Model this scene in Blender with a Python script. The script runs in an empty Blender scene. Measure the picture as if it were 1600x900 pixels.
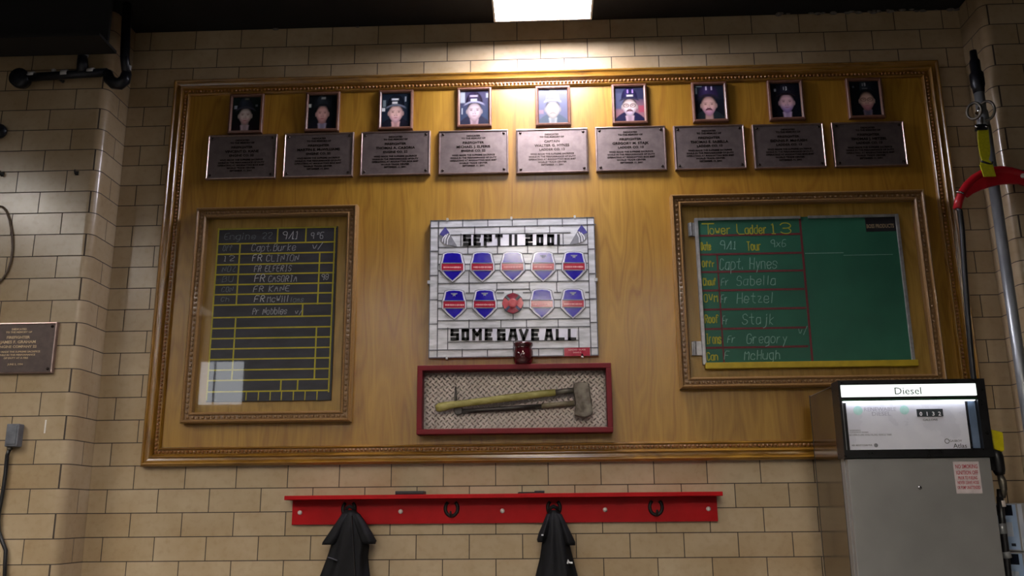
import bpy, math, random
from mathutils import Vector, Matrix
random.seed(13)
SC = bpy.context.scene
COL = SC.collection

# ------------------------------------------------------------------ camera, world, exposure, lamps
FPX = 1420.0                                   # focal length in pixels of a 1600 px wide frame
PITCH, YAW, ROLL = 0.243705, -0.036967, -0.009000
CX, CY, CZ = -0.0011, -5.3786, 1.35
def basis():
    cy, sy, cp, sp = math.cos(YAW), math.sin(YAW), math.cos(PITCH), math.sin(PITCH)
    F = Vector((sy*cp, cy*cp, sp)); R = Vector((cy, -sy, 0)); U = R.cross(F)
    cr, sr = math.cos(ROLL), math.sin(ROLL)
    return F, cr*R + sr*U, -sr*R + cr*U
F_, R_, U_ = basis()
cam = bpy.data.cameras.new('camera'); cam_o = bpy.data.objects.new('camera', cam); COL.objects.link(cam_o)
cam.sensor_width = 36.0; cam.lens = 36.0*FPX/1600.0; cam.clip_start = 0.05
cam_o.matrix_world = Matrix(((R_.x, U_.x, -F_.x, CX), (R_.y, U_.y, -F_.y, CY), (R_.z, U_.z, -F_.z, CZ), (0, 0, 0, 1)))
SC.camera = cam_o
def at(px, py, y):
    """(x, z) of the point at depth y that is seen at pixel px, py of the photograph."""
    d = F_ + R_*((px-800)/FPX) - U_*((py-450)/FPX)
    t = (y-CY)/d.y
    return CX+t*d.x, CZ+t*d.z

w = bpy.data.worlds.new('world'); SC.world = w; w.use_nodes = True
w.node_tree.nodes['Background'].inputs[0].default_value = (0.8, 0.85, 1, 1)
w.node_tree.nodes['Background'].inputs[1].default_value = 0.0
SC.view_settings.view_transform = 'Standard'; SC.view_settings.look = 'None'
SC.view_settings.exposure = 0.0; SC.view_settings.gamma = 1.0
try: SC.view_settings.use_curve_mapping = False
except Exception: pass
LAMP_MAIN = 96.0       # emission of the lit fixture over the board
LAMP_ROOM = 44.0       # the middle row of the other ceiling fixtures
LAMP_SIDE = 60.0       # the row beside the left pier
FILL_RIGHT = 110.0       # fill lamps added right of the middle to brighten wall and dispenser
LAMP_SECOND = 9.0     # second fixture of the row over the board
FILL_BACK = 150.0       # fill lamps added further back, left of the middle
LAMP_SIGN = 1.6

# ------------------------------------------------------------------ materials
def lin(c):
    if isinstance(c, str):
        c = tuple(int(c[i:i+2], 16)/255 for i in (0, 2, 4))
    return tuple((x/12.92 if x <= .04045 else ((x+.055)/1.055)**2.4) for x in c[:3])
def rgba(c): return lin(c)+(1,)
class NT:
    def __init__(s, name):
        s.m = bpy.data.materials.new(name); s.m.use_nodes = True
        s.t = s.m.node_tree; s.n = s.t.nodes; s.n.clear()
        s.out = s.n.new('ShaderNodeOutputMaterial')
    def new(s, typ, **kw):
        o = s.n.new(typ)
        for k, v in kw.items(): setattr(o, k, v)
        return o
    def link(s, a, b): s.t.links.new(a, b)
    def math(s, op, a, b=None, c=None):
        o = s.new('ShaderNodeMath', operation=op)
        for i, v in enumerate((a, b, c)):
            if v is None: continue
            if isinstance(v, (int, float)): o.inputs[i].default_value = v
            else: s.link(v, o.inputs[i])
        return o.outputs[0]
    def bsdf(s, **kw):
        b = s.new('ShaderNodeBsdfPrincipled')
        for k, v in kw.items():
            inp = b.inputs[k]
            if hasattr(v, 'links') or isinstance(v, bpy.types.NodeSocket): s.link(v, inp)
            else: inp.default_value = v
        s.link(b.outputs[0], s.out.inputs[0]); return b
    def noise(s, vec, scale, detail=4, rough=.55):
        o = s.new('ShaderNodeTexNoise'); o.inputs['Scale'].default_value = scale
        o.inputs['Detail'].default_value = detail; o.inputs['Roughness'].default_value = rough
        s.link(vec, o.inputs['Vector']); return o.outputs['Fac']
    def coords(s, kind='Object', scale=(1, 1, 1)):
        tc = s.new('ShaderNodeTexCoord'); mp = s.new('ShaderNodeMapping')
        mp.inputs['Scale'].default_value = scale
        s.link(tc.outputs[kind], mp.inputs['Vector']); return mp.outputs[0]
    def ramp(s, fac, stops):
        o = s.new('ShaderNodeValToRGB'); e = o.color_ramp.elements
        while len(e) < len(stops): e.new(.5)
        for el, (p, c) in zip(e, stops): el.position = p; el.color = rgba(c)
        s.link(fac, o.inputs[0]); return o.outputs[0]
    def mix(s, fac, a, b, mode='MIX'):
        o = s.new('ShaderNodeMix', data_type='RGBA', blend_type=mode)
        for i, v in ((0, fac), (6, a), (7, b)):
            if isinstance(v, (int, float)): o.inputs[i].default_value = v
            elif isinstance(v, tuple): o.inputs[i].default_value = v
            else: s.link(v, o.inputs[i])
        return o.outputs[2]
    def bump(s, h, strength=.3, dist=.002):
        o = s.new('ShaderNodeBump'); o.inputs['Strength'].default_value = strength
        o.inputs['Distance'].default_value = dist; s.link(h, o.inputs['Height']); return o.outputs[0]

def pm(name, c1, c2=None, scale=20, rough=.5, metal=0.0, bump=.0, stretch=(1, 1, 1), rvar=.08, spec=.5, coat=0.0):
    """A plain material: two close tones mixed by noise, roughness that varies a little, optional fine bump."""
    n = NT(name); v = n.coords('Object', stretch); f = n.noise(v, scale)
    c2 = c2 or c1
    col = n.ramp(f, [(.35, c1), (.65, c2)])
    rg = n.math('MULTIPLY_ADD', f, rvar*2, rough-rvar)
    kw = {'Base Color': col, 'Roughness': rg, 'Metallic': metal, 'Specular IOR Level': spec}
    if bump: kw['Normal'] = n.bump(n.noise(v, scale*4), bump, .002)
    b = n.bsdf(**kw)
    if coat: b.inputs['Coat Weight'].default_value = coat; b.inputs['Coat Roughness'].default_value = .12
    return n.m

def emit(name, c, strength):
    n = NT(name); e = n.new('ShaderNodeEmission'); e.inputs[0].default_value = rgba(c); e.inputs[1].default_value = strength
    n.link(e.outputs[0], n.out.inputs[0]); return n.m

TW = .305; TH = TW/2.25; R0 = 4.470416-.25       # tile module; a bed joint of the back wall lies at z = R0
def tile_mat(name):
    n = NT(name)
    uv = n.new('ShaderNodeUVMap'); uv.uv_map = 'UVMap'
    b = n.new('ShaderNodeTexBrick'); b.offset = .5; b.offset_frequency = 2; b.squash = 1.0
    b.inputs['Color1'].default_value = rgba('b8a68a'); b.inputs['Color2'].default_value = rgba('ac987a')
    b.inputs['Mortar'].default_value = rgba('3e342a')
    b.inputs['Scale'].default_value = 1; b.inputs['Mortar Size'].default_value = .0032
    b.inputs['Mortar Smooth'].default_value = .35; b.inputs['Bias'].default_value = .0
    b.inputs['Brick Width'].default_value = TW; b.inputs['Row Height'].default_value = TH
    n.link(uv.outputs[0], b.inputs['Vector'])
    f = n.noise(uv.outputs[0], 3.1, 5); g = n.noise(uv.outputs[0], 26, 4)
    dirt = n.ramp(f, [(.3, 'e8e0d4'), (.7, 'ffffff')])
    c = n.mix(1.0, b.outputs['Color'], dirt, 'MULTIPLY')
    spk = n.ramp(g, [(.25, 'c8bca8'), (.5, 'ffffff')])
    c = n.mix(.25, c, spk, 'MULTIPLY')
    ro = n.math('MULTIPLY_ADD', b.outputs['Fac'], .5, .17)
    ro = n.math('MULTIPLY_ADD', f, .12, ro)
    wav = n.noise(uv.outputs[0], 9, 2)
    hgt = n.math('MULTIPLY_ADD', b.outputs['Fac'], -1.0, n.math('MULTIPLY', wav, .25))
    n.bsdf(**{'Base Color': c, 'Roughness': ro, 'Normal': n.bump(hgt, .5, .003), 'Specular IOR Level': .5})
    return n.m

def wood_mat(name, dark, mid, light, axis='z', rough=.3, coat=.5, seed=0.0, sheet=0.0):
    n = NT(name)
    st = {'z': (2.6, 2.6, .40), 'x': (.40, 2.6, 2.6)}[axis]
    tc = n.new('ShaderNodeTexCoord'); mp = n.new('ShaderNodeMapping'); mp.inputs['Scale'].default_value = st
    mp.inputs['Location'].default_value = (seed, seed*.7, seed*1.3)
    n.link(tc.outputs['Object'], mp.inputs['Vector']); v = mp.outputs[0]
    warp = n.noise(v, 1.1, 3)
    big = n.math('FRACT', n.math('MULTIPLY', warp, 7.0))              # cathedral figure
    big = n.math('ABSOLUTE', n.math('SUBTRACT', big, .5))
    mp2 = n.new('ShaderNodeMapping')
    mp2.inputs['Scale'].default_value = {'z': (140, 140, 5), 'x': (5, 140, 140)}[axis]
    n.link(tc.outputs['Object'], mp2.inputs['Vector'])
    fine = n.noise(mp2.outputs[0], 1.0, 3, .7)
    ring = n.math('ABSOLUTE', n.math('SUBTRACT', n.math('FRACT', n.math('MULTIPLY', warp, 21.0)), .5))
    ring = n.math('MULTIPLY', ring, n.noise(n.coords('Object', (.8, .8, .5)), 2.0, 2))      # the figure comes and goes
    fac = n.math('ADD', n.math('ADD', n.math('MULTIPLY', big, .42), n.math('MULTIPLY', ring, .75)), n.math('MULTIPLY', fine, .50))
    col = n.ramp(fac, [(.2, dark), (.45, mid), (.8, light)])
    blot = n.ramp(n.noise(n.coords('Object', (1, 1, .6)), 1.3, 3), [(.3, 'e2d6c4'), (.7, 'ffffff')])
    col = n.mix(1.0, col, blot, 'MULTIPLY')
    b = n.bsdf(**{'Base Color': col, 'Roughness': n.math('MULTIPLY_ADD', fine, .14, rough-.05),
                  'Normal': n.bump(fine, .12, .001)})
    b.inputs['Coat Weight'].default_value = coat; b.inputs['Coat Roughness'].default_value = .22
    return n.m

def glass_mat(name, tint='ffffff', rough=.02):
    n = NT(name)
    t = n.new('ShaderNodeBsdfTransparent'); t.inputs[0].default_value = rgba(tint)
    g = n.new('ShaderNodeBsdfGlossy'); g.inputs['Roughness'].default_value = rough
    f = n.new('ShaderNodeFresnel'); f.inputs[0].default_value = 1.5
    mx = n.new('ShaderNodeMixShader'); geo = n.new('ShaderNodeNewGeometry')        # only the outer face of a pane reflects
    n.link(n.math('MULTIPLY', f.outputs[0], n.math('SUBTRACT', 1.0, geo.outputs['Backfacing'])), mx.inputs[0]); n.link(t.outputs[0], mx.inputs[1]); n.link(g.outputs[0], mx.inputs[2])
    n.link(mx.outputs[0], n.out.inputs[0]); return n.m

def diamond_mat(name):
    n = NT(name)
    tc = n.new('ShaderNodeTexCoord'); sp = n.new('ShaderNodeSeparateXYZ'); n.link(tc.outputs['Object'], sp.inputs[0])
    K = 30.0
    a = n.math('MULTIPLY', n.math('ADD', sp.outputs['X'], sp.outputs['Z']), K)
    b = n.math('MULTIPLY', n.math('SUBTRACT', sp.outputs['X'], sp.outputs['Z']), K)
    par = n.math('MODULO', n.math('ADD', n.math('ADD', n.math('FLOOR', a), n.math('FLOOR', b)), 400), 2)
    fa = n.math('SUBTRACT', n.math('FRACT', a), .5); fb = n.math('SUBTRACT', n.math('FRACT', b), .5)
    def ell(p, q):
        p = n.math('DIVIDE', p, .47); q = n.math('DIVIDE', q, .17)
        return n.math('ADD', n.math('MULTIPLY', p, p), n.math('MULTIPLY', q, q))
    e = n.math('ADD', n.math('MULTIPLY', ell(fa, fb), par), n.math('MULTIPLY', ell(fb, fa), n.math('SUBTRACT', 1.0, par)))
    hgt = n.math('MAXIMUM', n.math('SUBTRACT', 1.0, e), 0.0)
    col = n.ramp(n.noise(tc.outputs['Object'], 14), [(.3, 'bcb6b2'), (.7, 'd6d0cc')])
    col = n.mix(n.math('MINIMUM', n.math('MULTIPLY', hgt, 1.6), 1.0), n.mix(1.0, col, rgba('c4bcb6'), 'MULTIPLY'), rgba('d8d2cc'))
    n.bsdf(**{'Base Color': col, 'Metallic': .6, 'Roughness': .38, 'Normal': n.bump(hgt, 1.0, .009)})
    return n.m

def brushed_mat(name, c1, c2, rough=.3, axis='z', metal=1.0):
    n = NT(name)
    st = {'z': (160, 160, 2), 'x': (2, 160, 160)}[axis]
    f = n.noise(n.coords('Object', st), 1.0, 3, .7); g = n.noise(n.coords('Object'), 2.2, 3)
    col = n.ramp(g, [(.35, c1), (.65, c2)])
    n.bsdf(**{'Base Color': col, 'Metallic': metal, 'Roughness': n.math('MULTIPLY_ADD', f, .14, rough-.07), 'Normal': n.bump(f, .06, .0005)})
    return n.m

def print_mat(name):
    """A glossy photographic print; its picture is the colour attribute of its own mesh."""
    n = NT(name); a = n.new('ShaderNodeVertexColor'); a.layer_name = 'Print'
    f = n.noise(n.coords('Object'), 60)
    n.bsdf(**{'Base Color': a.outputs[0], 'Roughness': n.math('MULTIPLY_ADD', f, .05, .22)})
    return n.m

M = {}
M['tile'] = tile_mat('glazed_tile')
M['veneer'] = wood_mat('oak_veneer', '8a621a', '9e7626', 'b08832', 'z', .36, .28)
M['case_back'] = wood_mat('oak_back', '947428', 'ac8a3a', 'c09c48', 'z', .4, .2, 3.0)
M['mold_x'] = wood_mat('oak_moulding_lying', '6e4a16', '8e6620', 'aa7e2e', 'x', .26, .7, 5.0)
M['mold_z'] = wood_mat('oak_moulding_upright', '6e4a16', '8e6620', 'aa7e2e', 'z', .26, .7, 5.0)
M['case_frame'] = pm('stained_case_frame', '7a5a34', '8c6a40', 60, .3, 0, .05, (3, 3, 3), coat=.6)
M['bead'] = pm('carved_bead', '7c4c1c', '92602a', 40, .3, coat=.6)
M['photo_frame'] = pm('walnut_frame', '5c3a2c', '6c4636', 40, .42, coat=.1)
M['print'] = print_mat('photo_print')
M['bronze'] = pm('bronze_plate', '776a67', '847672', 30, .44, .85, .08)
M['bronze_dark'] = pm('dark_bronze_plate', '4a3f3c', '564a46', 30, .5, .6, .08)
M['bronze_edge'] = pm('bronze_rim', '94807a', 'a8928a', 30, .34, .9, .03)
M['bronze_text'] = pm('bronze_letter', '3a302c', '443833', 30, .22, .9)
M['gilt_text'] = pm('gilt_letter', 'b09a78', 'c0aa88', 30, .4, .6)
M['slate'] = pm('black_slate', '24242a', '33333c', 6, .6, 0, 0, (1, 1, 3))
M['green_board'] = pm('green_chalkboard', '15543f', '1e6149', 3, .55, 0, 0)
M['yellow_paint'] = pm('yellow_line_paint', 'a59a1c', 'b4a826', 30, .6)
M['chalk'] = pm('white_chalk', '8d8f96', 'b0b2b6', 160, .9)
M['chalk_bright'] = pm('bright_chalk', 'b8babf', 'd2d4d6', 160, .9)
M['chalk_faint'] = pm('faint_chalk', '50585e', '7d858a', 160, .9)
M['chalk_green'] = pm('chalk_on_green', '6f9284', '8aac9e', 160, .9)
M['yellow_letter'] = pm('yellow_letter_paint', '96921e', 'a8a32a', 60, .7)
M['red_line'] = pm('red_line_paint', '5e1c20', '6b2226', 40, .6)
M['aluminium'] = pm('aluminium', '9c9c9c', 'b4b4b4', 30, .4, .7)
M['yellow_rail'] = pm('yellow_rail', 'a88f10', 'b89e18', 20, .5)
M['glass'] = glass_mat('clear_glass')
M['opal'] = pm('opalescent_glass', 'aeaeae', 'cfcfd0', 9, .16, 0, .06, (1, 1, 5), .05)
M['opal_edge'] = pm('white_opal_glass', 'c6c4d0', 'dddbe2', 12, .14)
M['lead'] = pm('lead_came', '4c4c4e', '66666a', 60, .45, .6)
M['blue_glass'] = pm('cobalt_glass', '1c0f8c', '24149c', 14, .13, 0, .03)
M['red_glass'] = pm('red_band_glass', '981c34', 'aa2a40', 14, .12)
M['pink'] = pm('pale_pink_letter', 'e0a0a0', 'eab0b0', 200, .4)
M['black_glass'] = pm('black_letter_glass', '0a0a0c', '101012', 20, .4, spec=.3)
M['grey_emblem'] = pm('grey_emblem', '77778a', '8a8a98', 60, .4)
M['maroon_glass'] = pm('maroon_rondel_glass', '7a1c2c', '96384a', 40, .1)
M['red_glass2'] = pm('coral_rondel_glass', 'b04a50', 'c05a5e', 40, .1)
M['flag_blue'] = pm('violet_blue_glass', '46427e', '524e8a', 30, .15)
M['flag_grey'] = pm('grey_striped_glass', '707074', '84848a', 30, .2)
M['flag_white'] = pm('white_stripe_glass', 'cfcfd2', 'e2e2e4', 30, .2)
M['red_paint'] = pm('red_gloss_paint', '9c0208', 'aa050e', 8, .45, 0, .03, spec=.15, coat=.06)
M['box_red'] = pm('dark_red_paint', '620c14', '700f1a', 8, .55, 0, .03, spec=.25)
M['diamond'] = diamond_mat('diamond_plate')
M['handle_yellow'] = pm('worn_yellow_handle', '8c8438', 'b0a662', 18, .55, 0, .15, (1, 3, 3))
M['tool_steel'] = pm('worn_tool_steel', '5a5650', '767064', 25, .42, .75, .15)
M['tool_dark'] = pm('dark_tool_steel', '3a3634', '4a4644', 25, .45, .75, .1)
M['axe_rust'] = pm('rusty_axe_steel', '40362a', '847c70', 22, .5, .45, .2)
M['fork_steel'] = pm('pale_worn_steel', '7c725a', '9a8f74', 40, .45, .3, .1)
M['jar'] = pm('maroon_jar_glass', '3c0c12', '4a1018', 10, .08, coat=1.0)
M['wax'] = pm('candle_wax', 'c0b8b0', 'd0c8c0', 30, .5)
M['iron'] = pm('black_iron', '161414', '242020', 60, .5, .5, .1)
M['knob'] = pm('pale_knob', 'c0b4b0', 'd6ccc8', 60, .35)
M['jacket'] = pm('black_jacket_cloth', '0b0b0c', '131318', 40, .7, 0, .2, spec=.25)
M['seam_grey'] = pm('grey_seam', '3a3a40', '4a4a50', 60, .6)
M['dark_case'] = pm('dark_binder', '18161a', '221f24', 40, .45)
M['white_thread'] = pm('white_print', 'c8c8c8', 'dcdcdc', 90, .6)
M['stainless'] = brushed_mat('brushed_stainless', '939290', 'a2a19e', .36, 'x', .6)
M['stainless_side'] = brushed_mat('polished_stainless', '86817a', '948e86', .14, 'z')
M['pump_black'] = pm('black_bezel', '0c0c0d', '161618', 30, .3)
M['pump_green'] = pm('green_trim', '06401c', '0a4a22', 30, .35)
M['pump_slate'] = pm('blue_grey_panel', '56667a', '64748a', 6, .2)
M['pump_white'] = pm('white_dial_panel', 'd2d3de', 'dcdde6', 6, .28)
M['ink_black'] = pm('black_ink', '1a1a1c', '28282a', 60, .5)
M['ink_grey'] = pm('grey_ink', '707278', '84868c', 60, .5)
M['ink_pale'] = pm('pale_ink', 'a4a4b4', 'b4b4c2', 60, .5)
M['mint'] = pm('mint_seal', 'a8d4ce', 'b4dcd6', 60, .4)
M['counter'] = pm('counter_black', '262c30', '343a3e', 60, .4)
M['digit'] = pm('white_digit', 'e6e6e6', 'f2f2f2', 60, .4)
M['sticker'] = pm('white_sticker', 'bcb0b0', 'cabfbf', 30, .45)
M['sticker_red'] = pm('red_ink', '9a3038', 'a83c44', 30, .5)
M['sign_lit'] = emit('lit_sign', 'f4fff6', LAMP_SIGN)
M['sign_strip'] = emit('lit_strip', 'f0f4ff', 5.0)
M['galv'] = pm('galvanised_steel', '84878a', '9da0a2', 16, .34, .5, .05, (1, 1, .4))
M['chrome'] = pm('chrome', 'c0c0c0', 'd4d4d4', 20, .18, 1.0)
M['rubber'] = pm('black_rubber', '101012', '1c1c1f', 30, .38, 0, .03)
M['yellow_strap'] = pm('yellow_webbing', 'b0ac0c', 'c2bc18', 60, .6, 0, .2)
M['yellow_plastic'] = pm('yellow_plastic', 'c2b400', 'd2c40a', 20, .4)
M['saddle_red'] = pm('red_plastic', 'a81420', 'b81c28', 8, .34)
M['box_blue'] = pm('pale_blue_print', '9ab4d6', 'aec4e0', 6, .45)
M['box_white'] = pm('pale_print', 'b4bccc', 'c4cad6', 12, .5)
M['box_navy'] = pm('navy_print', '10141f', '1a2030', 30, .4)
M['box_grey'] = pm('grey_card', '8f8c8c', '9f9c9a', 12, .6)
M['grey_box'] = pm('grey_enamel', '5c5f66', '70737a', 20, .4, .3)
M['pipe_black'] = pm('black_iron_pipe', '14151a', '20222a', 30, .36, .4, .05)
M['coupling'] = pm('silver_tape', 'b4b4b6', 'c8c8ca', 30, .45, .0)
M['cable_brown'] = pm('brown_cable_sheath', '5c4c3c', '6a5a48', 40, .5)
M['tape'] = pm('white_tape', 'd8d4cc', 'e4e0d8', 60, .6)
M['ceiling'] = pm('black_ceiling_paint', '050506', '09090a', 5, .85, 0, .2)
M['beam'] = pm('dark_beam_paint', '0e0d0e', '161516', 8, .7)
M['floor'] = pm('grey_concrete', '3c3a37', '484541', 3, .35, 0, .05)
M['lamp_body'] = pm('white_enamel', 'b4b4b0', 'c4c4c0', 20, .4)
M['lamp_black'] = pm('black_cutoff_rim', '0c0c0c', '141414', 20, .6)
M['lamp_main'] = emit('lit_diffuser', 'f6f2ff', LAMP_MAIN)
M['lamp_room'] = emit('lit_room_diffuser', 'fff4e4', LAMP_ROOM)
M['lamp_side'] = emit('lit_side_diffuser', 'fff8f0', LAMP_SIDE)
M['fill_back'] = emit('fill_back_diffuser', 'fff4e8', FILL_BACK)
M['fill_right'] = emit('fill_right_diffuser', 'fff4e8', FILL_RIGHT)
M['lamp_second'] = emit('lit_second_diffuser', 'f8f4ff', LAMP_SECOND)
M['glow_pane'] = emit('added_glow', 'eef2f6', 7.0)
M['bay_door'] = pm('pale_bay_door', '74777a', '84878a', 2, .45)
M['room_wall'] = pm('painted_wall', '40382e', '4a4238', 2, .5)
M['debris'] = pm('crumbled_plaster', '55504c', '7a746e', 30, .9)

# ------------------------------------------------------------------ mesh building
class MB:
    def __init__(s): s.v = []; s.f = []; s.T = None
    def add(s, vs, fs):
        b = len(s.v)
        for p in vs:
            p = Vector(p)
            s.v.append(s.T @ p if s.T else p)
        s.f += [tuple(b+i for i in f) for f in fs]
        return s
    def box(s, x0, x1, y0, y1, z0, z1):
        vs = [(x, y, z) for x in (x0, x1) for y in (y0, y1) for z in (z0, z1)]
        return s.add(vs, [(0, 1, 3, 2), (4, 6, 7, 5), (0, 4, 5, 1), (2, 3, 7, 6), (0, 2, 6, 4), (1, 5, 7, 3)])
    def prism(s, pts, y0, y1):
        """Polygon of (x, z) given anticlockwise as seen from the camera side, front at y0 and back at y1."""
        a = sum(p[0]*q[1]-q[0]*p[1] for p, q in zip(pts, pts[1:]+pts[:1]))
        if a < 0: pts = pts[::-1]
        k = len(pts)
        vs = [(x, y0, z) for x, z in pts]+[(x, y1, z) for x, z in pts]
        fs = [tuple(range(k)), tuple(range(2*k-1, k-1, -1))]
        fs += [(i, i+k, (i+1) % k+k, (i+1) % k) for i in range(k)]
        return s.add(vs, fs)
    def tube(s, pts, r, n=10, cap=True, flat=1.0):
        pts = [Vector(p) for p in pts]; rings = []
        up = None
        for i, p in enumerate(pts):
            d = (pts[min(i+1, len(pts)-1)]-pts[max(i-1, 0)]).normalized()
            if up is None:
                up = Vector((0, 0, 1)) if abs(d.z) < .9 else Vector((0, 1, 0))
            a = d.cross(up).normalized(); up2 = a.cross(d).normalized(); up = up2
            rr = r[i] if isinstance(r, (list, tuple)) else r
            rings.append([p+a*(rr*flat*math.cos(2*math.pi*k/n))+up2*(rr*math.sin(2*math.pi*k/n)) for k in range(n)])
        vs = [q for R in rings for q in R]; fs = []
        for i in range(len(rings)-1):
            for k in range(n):
                fs.append((i*n+k, i*n+(k+1) % n, (i+1)*n+(k+1) % n, (i+1)*n+k))
        if cap: fs += [tuple(range(n-1, -1, -1)), tuple(range((len(rings)-1)*n, len(rings)*n))]
        return s.add(vs, fs)
    def lathe(s, c, prof, n=24, axis='z'):
        """prof: (radius, height) pairs along the axis from c."""
        vs = []; fs = []
        for r, h in prof:
            for k in range(n):
                a = 2*math.pi*k/n; x, y = r*math.cos(a), r*math.sin(a)
                p = {'z': (x, y, h), 'y': (x, h, -y), 'x': (h, x, y)}[axis]
                vs.append((c[0]+p[0], c[1]+p[1], c[2]+p[2]))
        m = len(prof)
        for i in range(m-1):
            for k in range(n):
                fs.append((i*n+k, i*n+(k+1) % n, (i+1)*n+(k+1) % n, (i+1)*n+k))
        fs += [tuple(range(n-1, -1, -1)), tuple(range((m-1)*n, m*n))]
        return s.add(vs, fs)
    def sweep_rect(s, x0, x1, z0, z1, prof, sides='LBRT'):
        """Mitred picture-frame moulding. prof: (inset from the outer edge, y) pairs."""
        for sd in sides:
            A = []; B = []
            for i, y in prof:
                c = {'B': ((x0+i, z0+i), (x1-i, z0+i)), 'R': ((x1-i, z0+i), (x1-i, z1-i)),
                     'T': ((x1-i, z1-i), (x0+i, z1-i)), 'L': ((x0+i, z1-i), (x0+i, z0+i))}[sd]
                A.append((c[0][0], y, c[0][1])); B.append((c[1][0], y, c[1][1]))
            k = len(prof)
            s.add(A+B, [(i, i+k, i+1+k, i+1) for i in range(k-1)])
        return s
    def ball(s, c, r, n=8, m=5, sc=(1, 1, 1)):
        vs = [(c[0], c[1], c[2]+r*sc[2])]
        for i in range(1, m):
            t = math.pi*i/m
            for k in range(n):
                a = 2*math.pi*k/n
                vs.append((c[0]+r*sc[0]*math.sin(t)*math.cos(a), c[1]+r*sc[1]*math.sin(t)*math.sin(a), c[2]+r*sc[2]*math.cos(t)))
        vs.append((c[0], c[1], c[2]-r*sc[2])); e = len(vs)-1
        fs = [(0, 1+k, 1+(k+1) % n) for k in range(n)]
        for i in range(m-2):
            for k in range(n):
                fs.append((1+i*n+k, 1+(i+1)*n+k, 1+(i+1)*n+(k+1) % n, 1+i*n+(k+1) % n))
        fs += [(e, 1+(m-2)*n+(k+1) % n, 1+(m-2)*n+k) for k in range(n)]
        return s.add(vs, fs)
    def loft(s, rings, cap=True):
        n = len(rings[0]); vs = [p for r in rings for p in r]; fs = []
        for i in range(len(rings)-1):
            for k in range(n):
                fs.append((i*n+k, i*n+(k+1) % n, (i+1)*n+(k+1) % n, (i+1)*n+k))
        if cap: fs += [tuple(range(n-1, -1, -1)), tuple(range((len(rings)-1)*n, len(rings)*n))]
        return s.add(vs, fs)
    def ribbon(s, pts, wd, y0, y1):
        """Painted or chalked line through (x, z) points: a thin strip from front y0 to back y1."""
        pts = [Vector((p[0], p[1])) for p in pts]
        L = []; R = []
        for i, p in enumerate(pts):
            d = (pts[min(i+1, len(pts)-1)]-pts[max(i-1, 0)])
            if d.length < 1e-9: d = Vector((1, 0))
            d.normalize(); nrm = Vector((-d.y, d.x))*(wd/2)
            if i == 0: p = p-d*wd*.3
            if i == len(pts)-1: p = p+d*wd*.3
            L.append(p+nrm); R.append(p-nrm)
        k = len(pts); vs = []
        for y in (y0, y1):
            vs += [(p.x, y, p.y) for p in L]+[(p.x, y, p.y) for p in R]
        fs = []
        for i in range(k-1):
            fs += [(i, k+i, k+i+1, i+1), (2*k+i, 2*k+i+1, 3*k+i+1, 3*k+i),
                   (i, i+1, 2*k+i+1, 2*k+i), (k+i, 3*k+i, 3*k+i+1, k+i+1)]
        fs += [(0, 2*k, 3*k, k), (k-1, 2*k-1, 4*k-1, 3*k-1)]
        return s.add(vs, fs)
    def build(s, name, mat, parent=None, smooth=False, bevel=0.0, seg=2, uv=None, subsurf=0, recalc=True):
        me = bpy.data.meshes.new(name)
        if parent is not None:
            off = Vector((0, 0, 0)); q = parent
            while q is not None: off += q.location; q = q.parent
        else:
            xs = [p.x for p in s.v]; ys = [p.y for p in s.v]; zs = [p.z for p in s.v]
            off = Vector(((min(xs)+max(xs))/2, (min(ys)+max(ys))/2, min(zs)))
        me.from_pydata([tuple(p-off) for p in s.v], [], s.f); me.update()
        if uv is not None:
            lay = me.uv_layers.new(name='UVMap')
            for l in me.loops: lay.data[l.index].uv = uv[l.vertex_index]
        if recalc:
            import bmesh
            bm = bmesh.new(); bm.from_mesh(me); bmesh.ops.recalc_face_normals(bm, faces=bm.faces[:]); bm.to_mesh(me); bm.free()
        me.materials.append(M[mat] if isinstance(mat, str) else mat)
        if smooth:
            for p in me.polygons: p.use_smooth = True
        o = bpy.data.objects.new(name, me); COL.objects.link(o)
        if parent is not None: o.parent = parent
        else: o.location = off
        if bevel:
            b = o.modifiers.new('edge', 'BEVEL'); b.width = bevel; b.segments = seg; b.limit_method = 'ANGLE'; b.angle_limit = math.radians(40)
        if subsurf:
            u = o.modifiers.new('smooth', 'SUBSURF'); u.levels = subsurf; u.render_levels = subsurf
        return o

def thing(name, label, cat, loc=(0, 0, 0), group=None):
    o = bpy.data.objects.new(name, None); COL.objects.link(o); o.location = loc; o.empty_display_size = .05
    o['label'] = label; o['category'] = cat
    if group: o['group'] = group
    return o
def tag(o, label, cat, group=None):
    o['label'] = label; o['category'] = cat
    if group: o['group'] = group
    return o
def struct(o): o['kind'] = 'structure'; return o

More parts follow.
